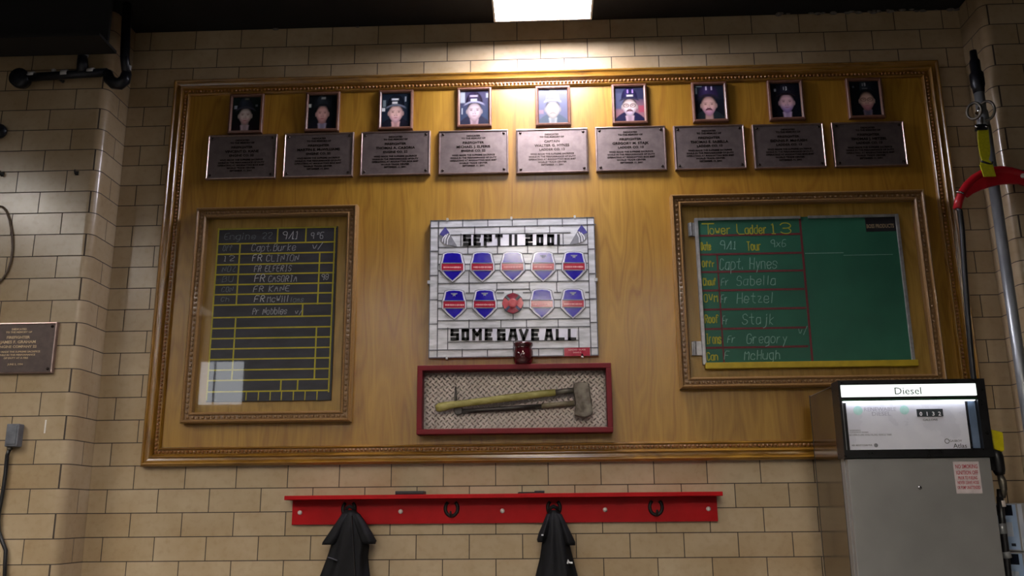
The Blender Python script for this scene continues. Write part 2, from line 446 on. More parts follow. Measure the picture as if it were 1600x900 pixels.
def text_into(mb, body, xc, zc, y0, height, width=None, depth=.001, align='CENTER', fat=0.0, sx=1.0, maxw=None):
    """Lettering from the built-in font: cap height `height`, centred at xc, zc; front face at y0."""
    cu = bpy.data.curves.new('t', 'FONT'); cu.body = body; cu.size = 1.0; cu.resolution_u = 2
    cu.offset = fat
    ob = bpy.data.objects.new('t', cu); COL.objects.link(ob)
    bpy.context.view_layer.update()
    dg = bpy.context.evaluated_depsgraph_get(); me = bpy.data.meshes.new_from_object(ob.evaluated_get(dg))
    vs = [v.co.copy() for v in me.vertices]
    fs = [tuple(p.vertices) for p in me.polygons]
    edge_n = {}
    for f in fs:
        for i in range(len(f)):
            k = (f[i], f[(i+1) % len(f)]); edge_n[tuple(sorted(k))] = edge_n.get(tuple(sorted(k)), 0)+1
    bpy.data.objects.remove(ob); bpy.data.curves.remove(cu); bpy.data.meshes.remove(me)
    if not vs: return
    x0 = min(v.x for v in vs); x1 = max(v.x for v in vs)
    k = height/.70; kx = k*sx
    if width: kx = width/(x1-x0)
    if maxw and (x1-x0)*kx > maxw: kx = maxw/(x1-x0)
    ox = {'CENTER': -(x0+x1)/2, 'LEFT': -x0, 'RIGHT': -x1}[align]
    P = [((v.x+ox)*kx+xc, y0, v.y*k+zc-height/2) for v in vs]; nn = len(P)
    Q = [(x, y0+depth, z) for x, y, z in P]
    F = [f for f in fs]
    for f in fs:
        for i in range(len(f)):
            a, b = f[i], f[(i+1) % len(f)]
            if edge_n[tuple(sorted((a, b)))] == 1: F.append((a, a+nn, b+nn, b))
    mb.add(P+Q, F)

# a hand-lettered stroke alphabet on a 4 x 6 grid (lower case x-height 4, descenders to -2)
G = {
 'A': '00 26 40;13 33', 'B': '00 06 36 45 34 03;34 43 41 30 00', 'C': '45 36 16 05 01 10 30 41', 'D': '00 06 26 44 42 20 00',
 'E': '46 06 00 40;03 33', 'F': '46 06 00;03 33', 'G': '45 36 16 05 01 10 30 41 43 23', 'H': '06 00;46 40;03 43', 'I': '16 36;26 20;10 30',
 'J': '46 41 30 10 01', 'K': '06 00;46 03 40', 'L': '06 00 40', 'M': '00 06 23 46 40', 'N': '00 06 40 46', 'O': '16 05 01 10 30 41 45 36 16',
 'P': '00 06 36 45 44 33 03', 'R': '00 06 36 45 44 33 03;23 40', 'S': '45 36 16 05 04 13 33 42 41 30 10 01', 'T': '06 46;26 20',
 'U': '06 01 10 30 41 46', 'V': '06 20 46', 'W': '06 10 24 30 46', 'X': '06 40;00 46', 'Y': '06 23 46;23 20', 'Z': '06 46 00 40',
 'a': '44 14 03 01 10 30 41;44 41 40', 'b': '06 00 30 41 43 34 04', 'c': '43 34 14 03 01 10 30 41', 'd': '46 40 10 01 03 14 44',
 'e': '02 42 43 34 14 03 01 10 30 41', 'f': '45 36 26 15 10;04 34', 'g': '44 14 03 01 10 30 41;44 4b 3c 1c', 'h': '06 00;03 14 34 43 40',
 'i': '24 20;26 25', 'j': '34 3b 2c 1c;36 35', 'k': '06 00;34 02 30', 'l': '26 20', 'm': '00 04;03 14 23 20;23 34 43 40', 'n': '00 04;03 14 34 43 40',
 'o': '14 03 01 10 30 41 43 34 14', 'p': '0c 04 34 43 41 30 00', 'r': '00 04;02 14 34', 's': '43 34 14 03 12 32 41 30 10 01', 't': '26 21 30 40;04 44',
 'u': '04 01 10 30 41;44 40', 'v': '04 20 44', 'w': '04 10 23 30 44', 'x': '04 40;00 44', 'y': '04 21;44 1c', 'z': '04 44 00 40',
 '1': '15 26 20;10 30', '2': '05 16 36 45 44 00 40', '3': '05 16 36 45 44 33 13;33 42 41 30 10 01', '9': '43 13 04 05 16 36 45 43 40', '6': '46 16 04 01 10 30 41 42 33 03',
 '7': '06 46 10', '8': '13 04 05 16 36 45 44 33 13 02 01 10 30 41 42 33', '0': '16 05 01 10 30 41 45 36 16', '/': '00 46', '.': '10 11', '-': '03 43', "v/": '03 20 46', '*': '24 44 46 26 24',
}
def gpt(t):
    y = {'b': -1, 'c': -2}.get(t[1]); return int(t[0]), (int(t[1]) if y is None else y)
def write(mb, text, x, z, h, y0, wd, sx=.62, gap=.32, jit=.0, slant=.0, rnd=None, skip=0.0):
    """Hand lettering that starts at x on base line z with capital height h. Returns the end x."""
    r = rnd or random; u = h/6.0
    for ch in text:
        if ch == ' ': x += 3.2*u*sx*1.25; continue
        wch = 4*u*sx*(.45 if ch in "il1./'" else 1.0)
        for st in G.get(ch, '').split(';'):
            if not st: continue
            if skip and r.random() < skip: continue
            P = [gpt(t) for t in st.split()]
            if ch in 'il1.': P = [(a-1, b) for a, b in P]
            pts = [(x+a*u*sx*(.9 if ch not in 'il1.' else .6)+b*u*slant+r.uniform(-jit, jit)*u, z+b*u+r.uniform(-jit, jit)*u) for a, b in P]
            if jit and len(pts) > 2:
                Q = [pts[0]]
                for p, q, s2 in zip(pts, pts[1:], pts[2:]):
                    Q += [(p[0]*.25+q[0]*.75, p[1]*.25+q[1]*.75), (q[0]*.75+s2[0]*.25, q[1]*.75+s2[1]*.25)]
                pts = Q+[pts[-1]]
            mb.ribbon(pts, wd*r.uniform(.75, 1.15) if jit else wd, y0, y0+.0008)
        x += wch+u*sx*4*gap
    return x

def adv(text, h, sx, gap=.32):
    u = h/6.0
    return sum((3.2*u*sx*1.25 if ch == ' ' else 4*u*sx*(.45 if ch in "il1./'" else 1.0)+u*sx*4*gap) for ch in text)-u*sx*4*gap*(text[-1] != ' ')
def rect_pts(x0, x1, z0, z1): return [(x0, z0), (x1, z0), (x1, z1), (x0, z1)]
def poly_px(pts, y): return [at(a, b, y) for a, b in pts]

# ------------------------------------------------------------------ the room
CEIL = R0+2*TH
RX0, RX1, RY0 = -7.0, 7.0, -12.5
def wall_uv(mb): return [(p.x+TW/2, p.z-R0) for p in mb.v]
m = MB().box(RX0, RX1, 0, .2, 0, CEIL+.3); struct(m.build('wall_back', 'tile', uv=wall_uv(m)))
struct(MB().box(RX0, RX1, RY0, .2, -.2, 0).build('floor', 'floor'))
struct(MB().box(RX0, RX1, RY0, .2, CEIL, CEIL+.25).build('ceiling', 'ceiling'))
struct(MB().box(RX0-.2, RX0, RY0, .2, 0, CEIL+.3).build('wall_left', 'room_wall'))
struct(MB().box(RX1, RX1+.2, RY0, .2, 0, CEIL+.3).build('wall_right', 'room_wall'))
struct(MB().box(RX0, RX1, RY0-.2, RY0, 0, CEIL+.3).build('wall_front', 'room_wall'))

def pier(name, sgn):
    """Tiled pier with a rounded corner; the tiles run round the corner onto its side."""
    xs, r, yf = 2.70, .055, -.28
    prof = [(7.0, yf, 7.0), (xs+r, yf, xs+r)]
    for k in range(1, 9):
        a = math.pi/2*k/8
        prof.append((xs+r-r*math.sin(a), yf+r-r*math.cos(a), xs+r-.05*k/8))
    u_s = 8.5*TW-.121                        # the upright joint on the side lies 12 cm from the wall
    prof.append((xs, yf+r+.001, u_s-(yf+r+.001)))
    prof.append((xs, .0, u_s-.0))
    m = MB(); vs = []; uv = []
    for x, y, u in prof:
        for z in (0, CEIL):
            vs.append((sgn*x, y, z)); uv.append((sgn*u+TW/2, z-R0))
    m.add(vs, [(2*i, 2*i+1, 2*i+3, 2*i+2) for i in range(len(prof)-1)])
    o = m.build(name, 'tile', uv=uv)
    for i, p in enumerate(o.data.polygons): p.use_smooth = 1 <= i <= 8
    return struct(o)
pier('wall_left_pier', -1); pier('wall_right_pier', 1)

# bay doors of the opposite wall
for k, xd in ((1, -3.2), (2, 3.2)):
    m = MB(); n_ = 6; hd = 3.3/n_
    for i in range(n_):
        m.box(xd-2.4, xd+2.4, RY0+.012, RY0+.05, i*hd+.01, (i+1)*hd-.01)
        for j in range(6): m.box(xd-2.3+j*.78, xd-2.3+j*.78+.66, RY0+.0505, RY0+.062, i*hd+.09, (i+1)*hd-.09)
    struct(m.build('door_%d' % k, 'bay_door', bevel=.004))

# glowing panel added high on the opposite wall, for the case glass to reflect
wa, wb = at(296, 566, -.068), at(378, 632, -.068); kw = (-.068-CY+(-.068-RY0-.03))/(-.068-CY)
wx0, wx1, wz1, wz0 = CX+(wa[0]-CX)*kw, CX+(wb[0]-CX)*kw, CZ+(wa[1]-CZ)*kw, CZ+(wb[1]-CZ)*kw
wx0 = max(wx0, RX0+.12); wz1 = min(wz1, CEIL-.12)
m = MB(); e = .06
m.box(wx0-e, wx1+e, RY0, RY0+.05, wz0-e, wz0); m.box(wx0-e, wx1+e, RY0, RY0+.05, wz1, wz1+e)
m.box(wx0-e, wx0, RY0, RY0+.05, wz0, wz1); m.box(wx1, wx1+e, RY0, RY0+.05, wz0, wz1); m.box(wx0+(wx1-wx0)*.32, wx0+(wx1-wx0)*.32+.03, RY0, RY0+.05, wz0, wz1)
wn = struct(m.build('reflection_panel_1', 'bay_door')); MB().box(wx0, wx1, RY0+.004, RY0+.02, wz0, wz1).build('pane', 'glow_pane', wn)

# lit fixture over the board and the other fixtures of the room, some added as fill
def ceiling_light(x0, x1, y0, y1, zb, label, mat, group=None, deep=.02):
    t = thing('ceiling_light', label, 'ceiling light', ((x0+x1)/2, (y0+y1)/2, zb), group)
    m = MB(); e = .012
    m.box(x0, x1, y0, y1, zb+deep, CEIL)
    m.box(x0, x0+e, y0, y1, zb, zb+deep); m.box(x1-e, x1, y0, y1, zb, zb+deep)
    m.box(x0+e, x1-e, y0, y0+e, zb, zb+deep); m.box(x0+e, x1-e, y1-e, y1, zb, zb+deep)
    m.build('housing', 'lamp_body' if deep < .05 else 'lamp_black', t)  # deep black housings are shaped to keep light off the wall tops
    MB().box(x0+e, x1-e, y0+e, y1-e, zb+deep-.016, zb+deep-.0005).build('diffuser', mat, t)
    return t
ceiling_light(-.287, .322, -.66, -.27, 4.335, 'bright white rectangular ceiling light above the wooden memorial board', 'lamp_main')
ceiling_light(-.287, .322, -2.45, -1.45, 4.335, 'second ceiling light of the row over the board, nearer the viewer', 'lamp_second')
for x, y, mt, lab in ((-5.0, -3.3, 'lamp_side', 'ceiling light over the bay, first of the row beside the tiled pier with the plaque'),
                      (-5.0, -4.7, 'lamp_side', 'ceiling light over the bay, second of the row beside the tiled pier with the plaque'),
                      (-5.1, -7.0, 'lamp_side', 'ceiling light over the bay, last of the row beside the tiled pier with the plaque'),
                      (-2.3, -7.4, 'fill_back', 'added fill light between the pier row and the middle row, nearer the board'),
                      (-2.3, -10.2, 'fill_back', 'added fill light between the pier row and the middle row, by the bay door'),
                      (-.2, -4.9, 'lamp_room', 'ceiling light in the middle of the bay, nearest behind the viewer'),
                      (.0, -7.6, 'lamp_room', 'ceiling light in the middle of the bay, second row from the board'),
                      (.12, -10.6, 'lamp_room', 'ceiling light in the middle of the bay, last row from the board'),
                      (1.6, -7.4, 'fill_right', 'added fill light between the middle row and the dispenser, nearer the board'),
                      (1.6, -10.2, 'fill_right', 'added fill light between the middle row and the dispenser, by the bay door')):
    ceiling_light(x-.3, x+.3, y-.61, y+.61, 4.22, lab, mt, 'ceiling lights of the bay', .20)

# crumbled plaster along the top of the tiles
m = MB()
rr = random.Random(4)
for a, b, k in ((1214, 1236, 4), (1265, 1306, 9), (1322, 1370, 9), (1370, 1450, 16), (1450, 1505, 8), (555, 560, 1), (430, 434, 1)):
    for i in range(k):
        x, _ = at(rr.uniform(a, b), 20, -.01)
        m.ball((x, rr.uniform(-.02, -.006), CEIL-rr.uniform(.0, .012)), rr.uniform(.006, .016), 6, 4, (1.8, .8, .6))
o = m.build('plaster_debris', 'debris'); o['kind'] = 'stuff'
tag(o, 'pale crumbs of plaster along the top edge of the tiled wall', 'plaster')

# dark beam and the pipe in the upper corner, in front of the pier
x1, zb = at(182, 84, -.46)
m = MB(); zt = CEIL-.002
m.box(RX0+.01, x1, -.68, -.46, zb, zb+.018); m.box(RX0+.01, x1, -.68, -.46, zt-.018, zt); m.box(RX0+.01, x1, -.58, -.56, zb+.018, zt-.018)
tag(m.build('ceiling_beam', 'beam'), 'dark steel beam above the tiled pier in the upper left corner', 'beam')

t = thing('iron_pipe', 'black iron pipe run with silver couplings on the tiled pier', 'pipe', (-3.0, -.36, 3.8))
P = lambda px, py, y=-.36: (lambda q: (q[0], y, q[1]))(at(px, py, y))
a, b = P(44, 121), P(168, 113)
MB().tube([a, b], .026, 12).build('pipe', 'pipe_black', t, True)
MB().tube([P(168, 113), P(171, 124), P(178, 130), P(187, 131), P(195, 125), P(198, 114)], [.03, .036, .038, .038, .036, .03], 12).build('elbow', 'pipe_black', t, True)
q = P(193, 60); MB().tube([P(198, 116), P(195, 90), (q[0], q[1], CEIL-.01)], .028, 12).build('riser', 'pipe_black', t, True)
MB().tube([P(129, 114), P(129, 96), P(129, 84)], [.036, .032, .026], 12).build('tee', 'pipe_black', t, True)
c = P(32, 123); MB().lathe((c[0], c[1]-.03, c[2]), [(.03, 0), (.06, .004), (.062, .04), (.05, .07), (.02, .078)], 20, 'y').build('flange', 'pipe_black', t, True)
for px, py in ((50, 119), (102, 116), (143, 113)):
    a, b = P(px-5, py+.4), P(px+5, py-.3); MB().tube([a, b], .0275, 12).build('coupling', 'coupling', t, True)
MB().tube([P(84, 109), P(84, 121)], .014, 10).build('drain_plug', 'coupling', t, True)
MB().tube([P(131, 88), P(131, 75)], .0275, 12).build('coupling', 'coupling', t, True)
MB().tube([P(202, 103), P(201, 113)], .013, 10).build('drain_plug', 'coupling', t, True)
MB().tube([(P(88, 118)[0], -.281, P(88, 118)[2]), P(88, 118)], .012, 8).build('wall_bracket', 'pipe_black', t, True)

# ------------------------------------------------------------------ the wooden board
BX0, BX1, BZ0, BZ1 = -2.392, 2.515, 1.638, 4.118
SURF = -.020                                  # front of the veneer
board = thing('wooden_memorial_board', 'large golden oak board with beaded moulding on the tiled wall', 'memorial board', (0, 0, BZ0))
MB().box(BX0+.06, BX1-.06, SURF, -.001, BZ0+.06, BZ1-.06).build('veneer_panel', 'veneer', board)
def arc(c0, c1, h, k=6): return [(c0+(c1-c0)*i/k, h[0]+(h[1]-h[0])*math.sin(math.pi*i/k)) for i in range(k+1)]
prof = [(0, -.001), (0, -.040), (.004, -.048)]+arc(.006, .024, (-.050, -.058))+[(.026, -.047), (.034, -.043), (.046, -.040), (.048, -.046)]
prof += arc(.049, .063, (-.047, -.055))+[(.065, -.045), (.069, -.036), (.072, -.030), (.094, -.030), (.096, -.034)]
prof += arc(.097, .106, (-.036, -.041))+[(.108, -.034), (.112, -.0205), (.112, -.001)]
for sides, mt in (('TB', 'mold_x'), ('LR', 'mold_z')):
    for sd in sides:
        MB().sweep_rect(BX0, BX1, BZ0, BZ1, prof, sd).build('moulding', mt, board, False)
m = MB(); i = .083; st = .0235
for x in [BX0+i+st*k for k in range(int((BX1-BX0-2*i)/st)+1)]:
    for z in (BZ0+i, BZ1-i): m.ball((x, -.034, z), .0095, 8, 5)
for z in [BZ0+i+st*k for k in range(1, int((BZ1-BZ0-2*i)/st))]:
    for x in (BX0+i, BX1-i): m.ball((x, -.034, z), .0095, 8, 5)
m.build('bead_row', 'bead', board, True)

# ------------------------------------------------------------------ the nine portraits
def sm(a, b, x):
    if a == b: return 0.0 if x < a else 1.0
    t = min(1, max(0, (x-a)/(b-a))); return t*t*(3-2*t)
def portrait(o, kind, rr):
    """Colours of one photographic print, written to the vertex colours of its grid mesh: (u, v) from lower left."""
    at_ = o.data.color_attributes.new('Print', 'FLOAT_COLOR', 'POINT')
    H = lambda s: Vector(lin(s))
    k = kind
    cxf, cyf, rx, ry = k['face']; rx *= 1.08; ry *= 1.05; gain = k.get('gain', 1.0)
    def col(u, v):
        c = H(k['bg']).lerp(H(k.get('bg2', k['bg'])), sm(.2, .9, v))
        for (bx, by, bw, bh, bc) in k.get('blobs', []):
            d = max(abs(u-bx)/bw, abs(v-by)/bh); c = c.lerp(H(bc), 1-sm(.8, 1.15, d))
        # coat and shoulders
        sh = .30-.9*(u-cxf)**2
        c = c.lerp(H(k['coat']), 1-sm(sh-.02, sh+.03, v))
        # neck and open collar
        nw = .125+.05*max(0, .2-v)
        if v < cyf-ry*.5:
            c = c.lerp(H(k['skin'])*(.42+.2*sm(.3, .0, v)), 1-sm(nw-.04, nw+.03, abs(u-cxf)))
        if v < .17 and k.get('collar'):
            c = c.lerp(H(k['collar'])*(.6+.3*sm(.02, .12, abs(u-cxf))), 1-sm(.12, .18, abs(u-cxf)+(.17-v)*.25))
        # ears
        for s in (-1, 1):
            d = math.hypot((u-cxf-s*rx*1.0)/.034, (v-cyf-.0)/.075); c = c.lerp(H(k['skin'])*.55, 1-sm(.6, 1.1, d))
        # head: narrower at the chin
        wv = rx*(1-.24*sm(.0, 1.0, (cyf-v)/ry))
        d = math.hypot((u-cxf)/max(wv, .01), (v-cyf)/ry)
        sk = H(k['skin'])
        sk = sk.lerp(H(k.get('skin2', k['skin'])), sm(.1, .9, (cyf+.05-v)/ry))
        sk = sk*(1.08-.48*sm(.45, 1.0, d))                                   # flash-lit middle, darker cheeks
        sk = sk*(1-.40*sm(.45, .95, (v-cyf)/ry))                             # under the brim
        ck = math.hypot((abs(u-cxf)-rx*.45)/.07, (v-cyf+.05)/.06); sk = sk*(1+.10*(1-sm(.3, 1.2, ck)))
        c = c.lerp(sk, 1-sm(.88, 1.06, d))
        hr = sm(.80, .94, d)*sm(.05, .16, v-cyf)*(1-sm(1.0, 1.12, d)); c = c.lerp(H('241a18'), .7*hr)  # hair at the temples
        if d < 1.0:
            dk = H(k.get('dark', '5a3a38'))
            for s in (-1, 1):
                e = math.hypot((u-cxf-s*rx*.42)/.05, (v-cyf-.045)/.02); c = c.lerp(dk, .75*(1-sm(.5, 1.2, e)))
                e = math.hypot((u-cxf-s*rx*.42)/.075, (v-cyf-.085)/.014); c = c.lerp(dk, .55*(1-sm(.5, 1.2, e)))
                e = math.hypot((u-cxf-s*rx*.16)/.02, (v-cyf+.055)/.016); c = c.lerp(dk, .5*(1-sm(.5, 1.3, e)))
            e = math.hypot((u-cxf-.018)/.016, (v-cyf+.0)/.07); c = c.lerp(dk, .25*(1-sm(.4, 1.3, e)))
            e = math.hypot((u-cxf)/.085, (v-cyf+.125)/.013); c = c.lerp(H(k.get('lips', '8a4448')), .7*(1-sm(.5, 1.2, e)))
            if k.get('tache'):
                tz = cyf-.088-((u-cxf)/.11)**2*.035
                e = max(abs(u-cxf)/.12, abs(v-tz)/.024); c = c.lerp(H(k['tache']), 1-sm(.7, 1.15, e))
            if k.get('glasses'):
                e = abs(math.hypot((abs(u-cxf)-rx*.45)/.085, (v-cyf-.045)/.05)-1); c = c.lerp(dk, .7*(1-sm(.1, .35, e)))
        # helmet: crown, then the brim
        bv = k['brim']
        hw = k.get('hw', .30)
        if v > bv-.01:
            d = math.hypot((u-cxf-k.get('hx', 0))/hw, (v-bv)/k.get('hh', .34)); hc = H(k['hat'])*(.75+.9*math.exp(-((u-cxf+.08)/.09)**2-((v-bv-.2)/.12)**2)+.35*sm(.9, .4, d)); c = c.lerp(hc, 1-sm(.92, 1.05, d))
        arch = bv+.035-((u-cxf)/.36)**2*.10
        e = max(abs(u-cxf)/(hw+.06), abs(v-arch)/.030); c = c.lerp(H(k['brimc']), 1-sm(.75, 1.1, e))
        for (bx, by, bw, bh, bc) in k.get('marks', []):
            d = max(abs(u-bx)/bw, abs(v-by)/bh); c = c.lerp(H(bc), 1-sm(.7, 1.1, d))
        g = gain*(1+rr.uniform(-.03, .03))
        return (c.x*g, c.y*g, c.z*g, 1)
    return col, at_
def d13(x, y, s, c):
    """A pale 13 badge in the marks list."""
    return [(x-s*1.5, y, s*.35, s*1.6, c), (x+s*1.0, y+s*1.35, s*.9, s*.35, c), (x+s*1.0, y, s*.8, s*.35, c), (x+s*1.0, y-s*1.35, s*.9, s*.35, c), (x+s*1.7, y, s*.35, s*1.5, c)]
DK = 'black fire helmet'
people = [
 dict(face=(.47, .43, .21, .25), skin='b8a8a0', skin2='b08a88', coat='181016', collar='b09aa0', bg='0e1010', bg2='14201e', hat='20242c', brimc='34343e', brim=.66, blobs=[(.12, .70, .05, .05, '8a8f9a')], marks=[(.5, .94, .08, .03, '5a5a50'), (.85, .74, .04, .03, '5a5e66')]),
 dict(face=(.5, .43, .20, .27), skin='b88e86', skin2='a87a78', coat='14141c', collar='8a8296', bg='0e1214', hat='1c2024', brimc='1c1e22', brim=.68, blobs=[(.04, .69, .06, .05, 'b0b4ac')], marks=[(.52, .91, .08, .035, '8a8a86')]),
 dict(gain=.8, face=(.5, .40, .235, .27), skin='e2b8ae', skin2='e0b2b8', coat='1c1c28', collar='e8b4b0', bg='1c2634', hat='161a26', brimc='6a7080', brim=.62, blobs=[(.07, .52, .06, .05, 'e8ecf0'), (.10, .70, .05, .10, '7a8a92')], marks=[(.47, .82, .13, .03, 'e4e6ea'), (.46, .72, .10, .035, 'f0f0f0'), (.83, .82, .03, .08, 'b8bec6')]),
 dict(gain=.36, face=(.5, .38, .24, .28), skin='f2dce0', skin2='f0d0d6', coat='3c3c54', collar='ecc8d4', bg='4a5a7a', bg2='5a5478', hat='3a2c4e', brimc='b8b6d0', brim=.64, blobs=[(.09, .80, .09, .16, 'dfe6ee'), (.95, .85, .05, .07, 'dfe6ee'), (.08, .40, .02, .09, 'dfe6ee')], marks=[(.48, .84, .15, .03, 'e6d8ee'), (.48, .72, .12, .045, 'eef0f4')]),
 dict(gain=.24, face=(.49, .40, .24, .26), skin='f6eee8', skin2='f2e6dc', coat='6a7c90', collar='e6eef0', bg='8a8cb0', bg2='8e92b8', hat='fafafa', brimc='f6f6f6', brim=.66, hw=.24, hh=.34, tache='c8beb4', lips='d8b8b0', dark='c4b2a8', blobs=[(.08, .34, .10, .06, 'c0a0b4'), (.88, .9, .14, .02, 'e6eaf0')], marks=[(.45, .74, .21, .018, '8a8a94'), (.48, .625, .16, .018, 'b4b4ba')]),
 dict(gain=.5, face=(.5, .42, .235, .25), skin='f0d8d0', skin2='e4cadc', coat='2a2648', collar='e4c0d0', bg='a87880', bg2='4a4e6c', hat='2c2650', brimc='3a3850', brim=.66, hw=.28, tache='6a4648', glasses=1, blobs=[(.12, .60, .20, .24, '5e6280'), (.9, .36, .10, .10, 'c05a6c'), (.9, .80, .2, .16, '3c3e5c')], marks=[(.45, .88, .028, .06, 'c8a0f4'), (.62, .88, .028, .06, 'c8a0f4'), (.52, .755, .12, .03, 'e0dcd8')]),
 dict(face=(.46, .40, .24, .29), skin='c89e96', skin2='b8849c', coat='1e2428', bg='14161c', bg2='1c2230', hat='2e2444', brimc='2a2430', brim=.68, hw=.34, tache='4c2430', marks=[(.06, .84, .035, .10, '8a9aa0'), (.40, .91, .028, .06, 'c8bcd8'), (.58, .91, .028, .06, 'b0a6c4'), (.15, .965, .12, .015, '8a9aa0')]),
 dict(face=(.52, .42, .235, .28), skin='d0a8b0', skin2='9a80b4', coat='10121a', collar='c0a8c8', bg='10131c', hat='1c1c26', brimc='241c20', brim=.66, hw=.34, marks=[(.16, .80, .035, .04, 'a8b0c0')]+d13(.50, .85, .032, 'd8d8e0')),
 dict(face=(.55, .42, .23, .27), skin='b89888', skin2='a87078', coat='10141c', collar='6a6074', bg='0e1218', hat='1a2026', brimc='141618', brim=.70, hw=.34, glasses=1, marks=[(.14, .84, .03, .03, '4a505a')]+d13(.50, .90, .028, 'a0a0a4')+[(.52, .79, .10, .02, '5a5a5e')]),
]
plabels = [
 'framed portrait of person in black helmet and red collar, leftmost of the portrait row',
 'framed portrait of clean-shaven person in plain black helmet, second portrait from the left end',
 'framed portrait of person in helmet with two white bars, third from the left end',
 'framed portrait of person in violet helmet, walnut frame just left of the white-capped portrait',
 'framed portrait of person in white helmet with grey moustache, centre of the row',
 'framed portrait of person with moustache and reddish background, just right of the white-capped portrait',
 'framed portrait of person with dark moustache and open chin strap, third from the right end',
 'framed portrait of smiling person with white 13 on helmet, second from right end',
 'framed portrait of person with glasses and number 13 helmet, rightmost of the row']
pcx = [-1.903, -1.407, -.933, -.429, .073, .558, 1.064, 1.541, 2.034]
for i in range(9):
    rr = random.Random(100+i)
    cx, zc = pcx[i], 3.867+(.004 if i == 3 else 0); W_, H_ = .222, .272
    t = thing('photo_frame', plabels[i], 'framed photo', (cx, SURF, zc-H_/2), 'framed portraits along the top of the oak board')
    x0, x1, z0, z1 = cx-W_/2, cx+W_/2, zc-H_/2, zc+H_/2
    fb = .020
    pr = [(0, SURF), (0, -.046), (.003, -.050), (.012, -.052), (.017, -.048), (fb, -.041), (fb, SURF)]
    MB().sweep_rect(x0, x1, z0, z1, pr).build('frame', 'photo_frame', t)
    nx, nz = 60, 74; m = MB(); xa, xb, za, zb = x0+fb-.002, x1-fb+.002, z0+fb-.002, z1-fb+.002
    vs = [(xa+(xb-xa)*a/nx, -.036, za+(zb-za)*b/nz) for b in range(nz+1) for a in range(nx+1)]
    m.add(vs, [(b*(nx+1)+a, b*(nx+1)+a+1, (b+1)*(nx+1)+a+1, (b+1)*(nx+1)+a) for b in range(nz) for a in range(nx)])
    # backing board behind the print
    o = m.build('photo_print', 'print', t, recalc=False)
    f, lay = portrait(o, people[i], rr)
    for b in range(nz+1):
        for a in range(nx+1): lay.data[b*(nx+1)+a].color = f(a/nx, b/nz)
    MB().box(xa, xb, -.035, SURF, za, zb).build('backing', 'dark_case', t)

# ------------------------------------------------------------------ the nine bronze plaques
def plaque(x0, x1, z0, z1, yb, lines, label, group=None, txt='bronze_text', thick=.024, field='bronze'):
    t = thing('memorial_plaque', label, 'plaque', ((x0+x1)/2, yb, z0), group)
    yf = yb-thick; e = .011
    MB().box(x0+.004, x1-.004, yf+.004, yb, z0+.004, z1-.004).build('plate', field, t)
    pr = [(0, yb), (0, yf+.002), (.002, yf-.001), (.007, yf-.002), (.0095, yf+.001), (e, yf+.0045)]
    MB().sweep_rect(x0, x1, z0, z1, pr).build('rim', 'bronze_edge', t)
    W_, H_ = x1-x0, z1-z0; cx = (x0+x1)/2
    fr = (.128, .187, .288, .380, .472, .572, .634, .694, .755, .816)
    hh = (.034, .034, .050, .054, .048, .034, .034, .034, .034, .034)
    m = MB()
    for s, a, h in zip(lines, fr, hh):
        text_into(m, s, cx, z1-a*H_, yf+.0022, h*H_, None, .002, fat=.018, sx=1.12, maxw=.70*W_)
    m.build('lettering', txt, t)
    for dx in (.028, W_-.028):
        for dz in (.026, H_-.026):
            MB().lathe((x0+dx, yf+.004, z0+dz), [(.0085, 0), (.0085, -.003), (.005, -.0062), (.001, -.0068)], 12, 'y').build('rosette', 'bronze_text', t, True)
    return t
tail = ['WHO MADE THE SUPREME SACRIFICE', 'WHILE IN THE PERFORMANCE OF DUTY', 'OPERATING AT MANHATTAN BOX 8087', 'WORLD TRADE CENTER', 'SEPTEMBER 11, 2001']
head = ['DEDICATED', 'TO THE MEMORY OF']
names = [('FIREFIGHTER', 'VINCENT D. KANE', 'ENGINE CO. 22'), ('FIREFIGHTER', 'MARTIN E. McWILLIAMS', 'ENGINE CO. 22'), ('FIREFIGHTER', 'THOMAS A. CASORIA', 'ENGINE CO. 22'),
         ('FIREFIGHTER', 'MICHAEL J. ELFERIS', 'ENGINE CO. 22'), ('CAPTAIN', 'WALTER G. HYNES', 'LADDER CO. 13'), ('FIREFIGHTER', 'GREGORY M. STAJK', 'LADDER CO. 13'),
         ('FIREFIGHTER', 'THOMAS E. SABELLA', 'LADDER CO. 13'), ('FIREFIGHTER', 'DENNIS P. McHUGH', 'LADDER CO. 13'), ('FIREFIGHTER', 'THOMAS J. HETZEL', 'LADDER CO. 13')]
PX = [(-2.136, -1.690), (-1.643, -1.197), (-1.151, -.707), (-.655, -.214), (-.165, .287), (.334, .774), (.824, 1.265), (1.315, 1.755), (1.806, 2.250)]
PZ = [(3.671, 3.971), (3.672, 3.971), (3.673, 3.969), (3.670, 3.9635), (3.665, 3.9615), (3.666, 3.9635), (3.665, 3.9595), (3.661, 3.9555), (3.660, 3.9555)]
where = ['leftmost portrait, red-collared, at the dark end of the board', 'second portrait from the left end', 'third portrait from the left, helmet with white bars', 'violet-helmeted portrait left of the centre',
         'white-helmeted portrait, lit brightest by the lamp', 'moustached portrait with reddish background', 'dark-moustached portrait third from the right end', 'smiling portrait second from the right end', 'rightmost portrait, in the darkest corner']
for i in range(9):
    plaque(PX[i][0], PX[i][1], PZ[i][0]-.25, PZ[i][1]-.25, SURF, head+list(names[i])+tail, 'bronze memorial plaque under the '+where[i], 'bronze plaques under the portraits')

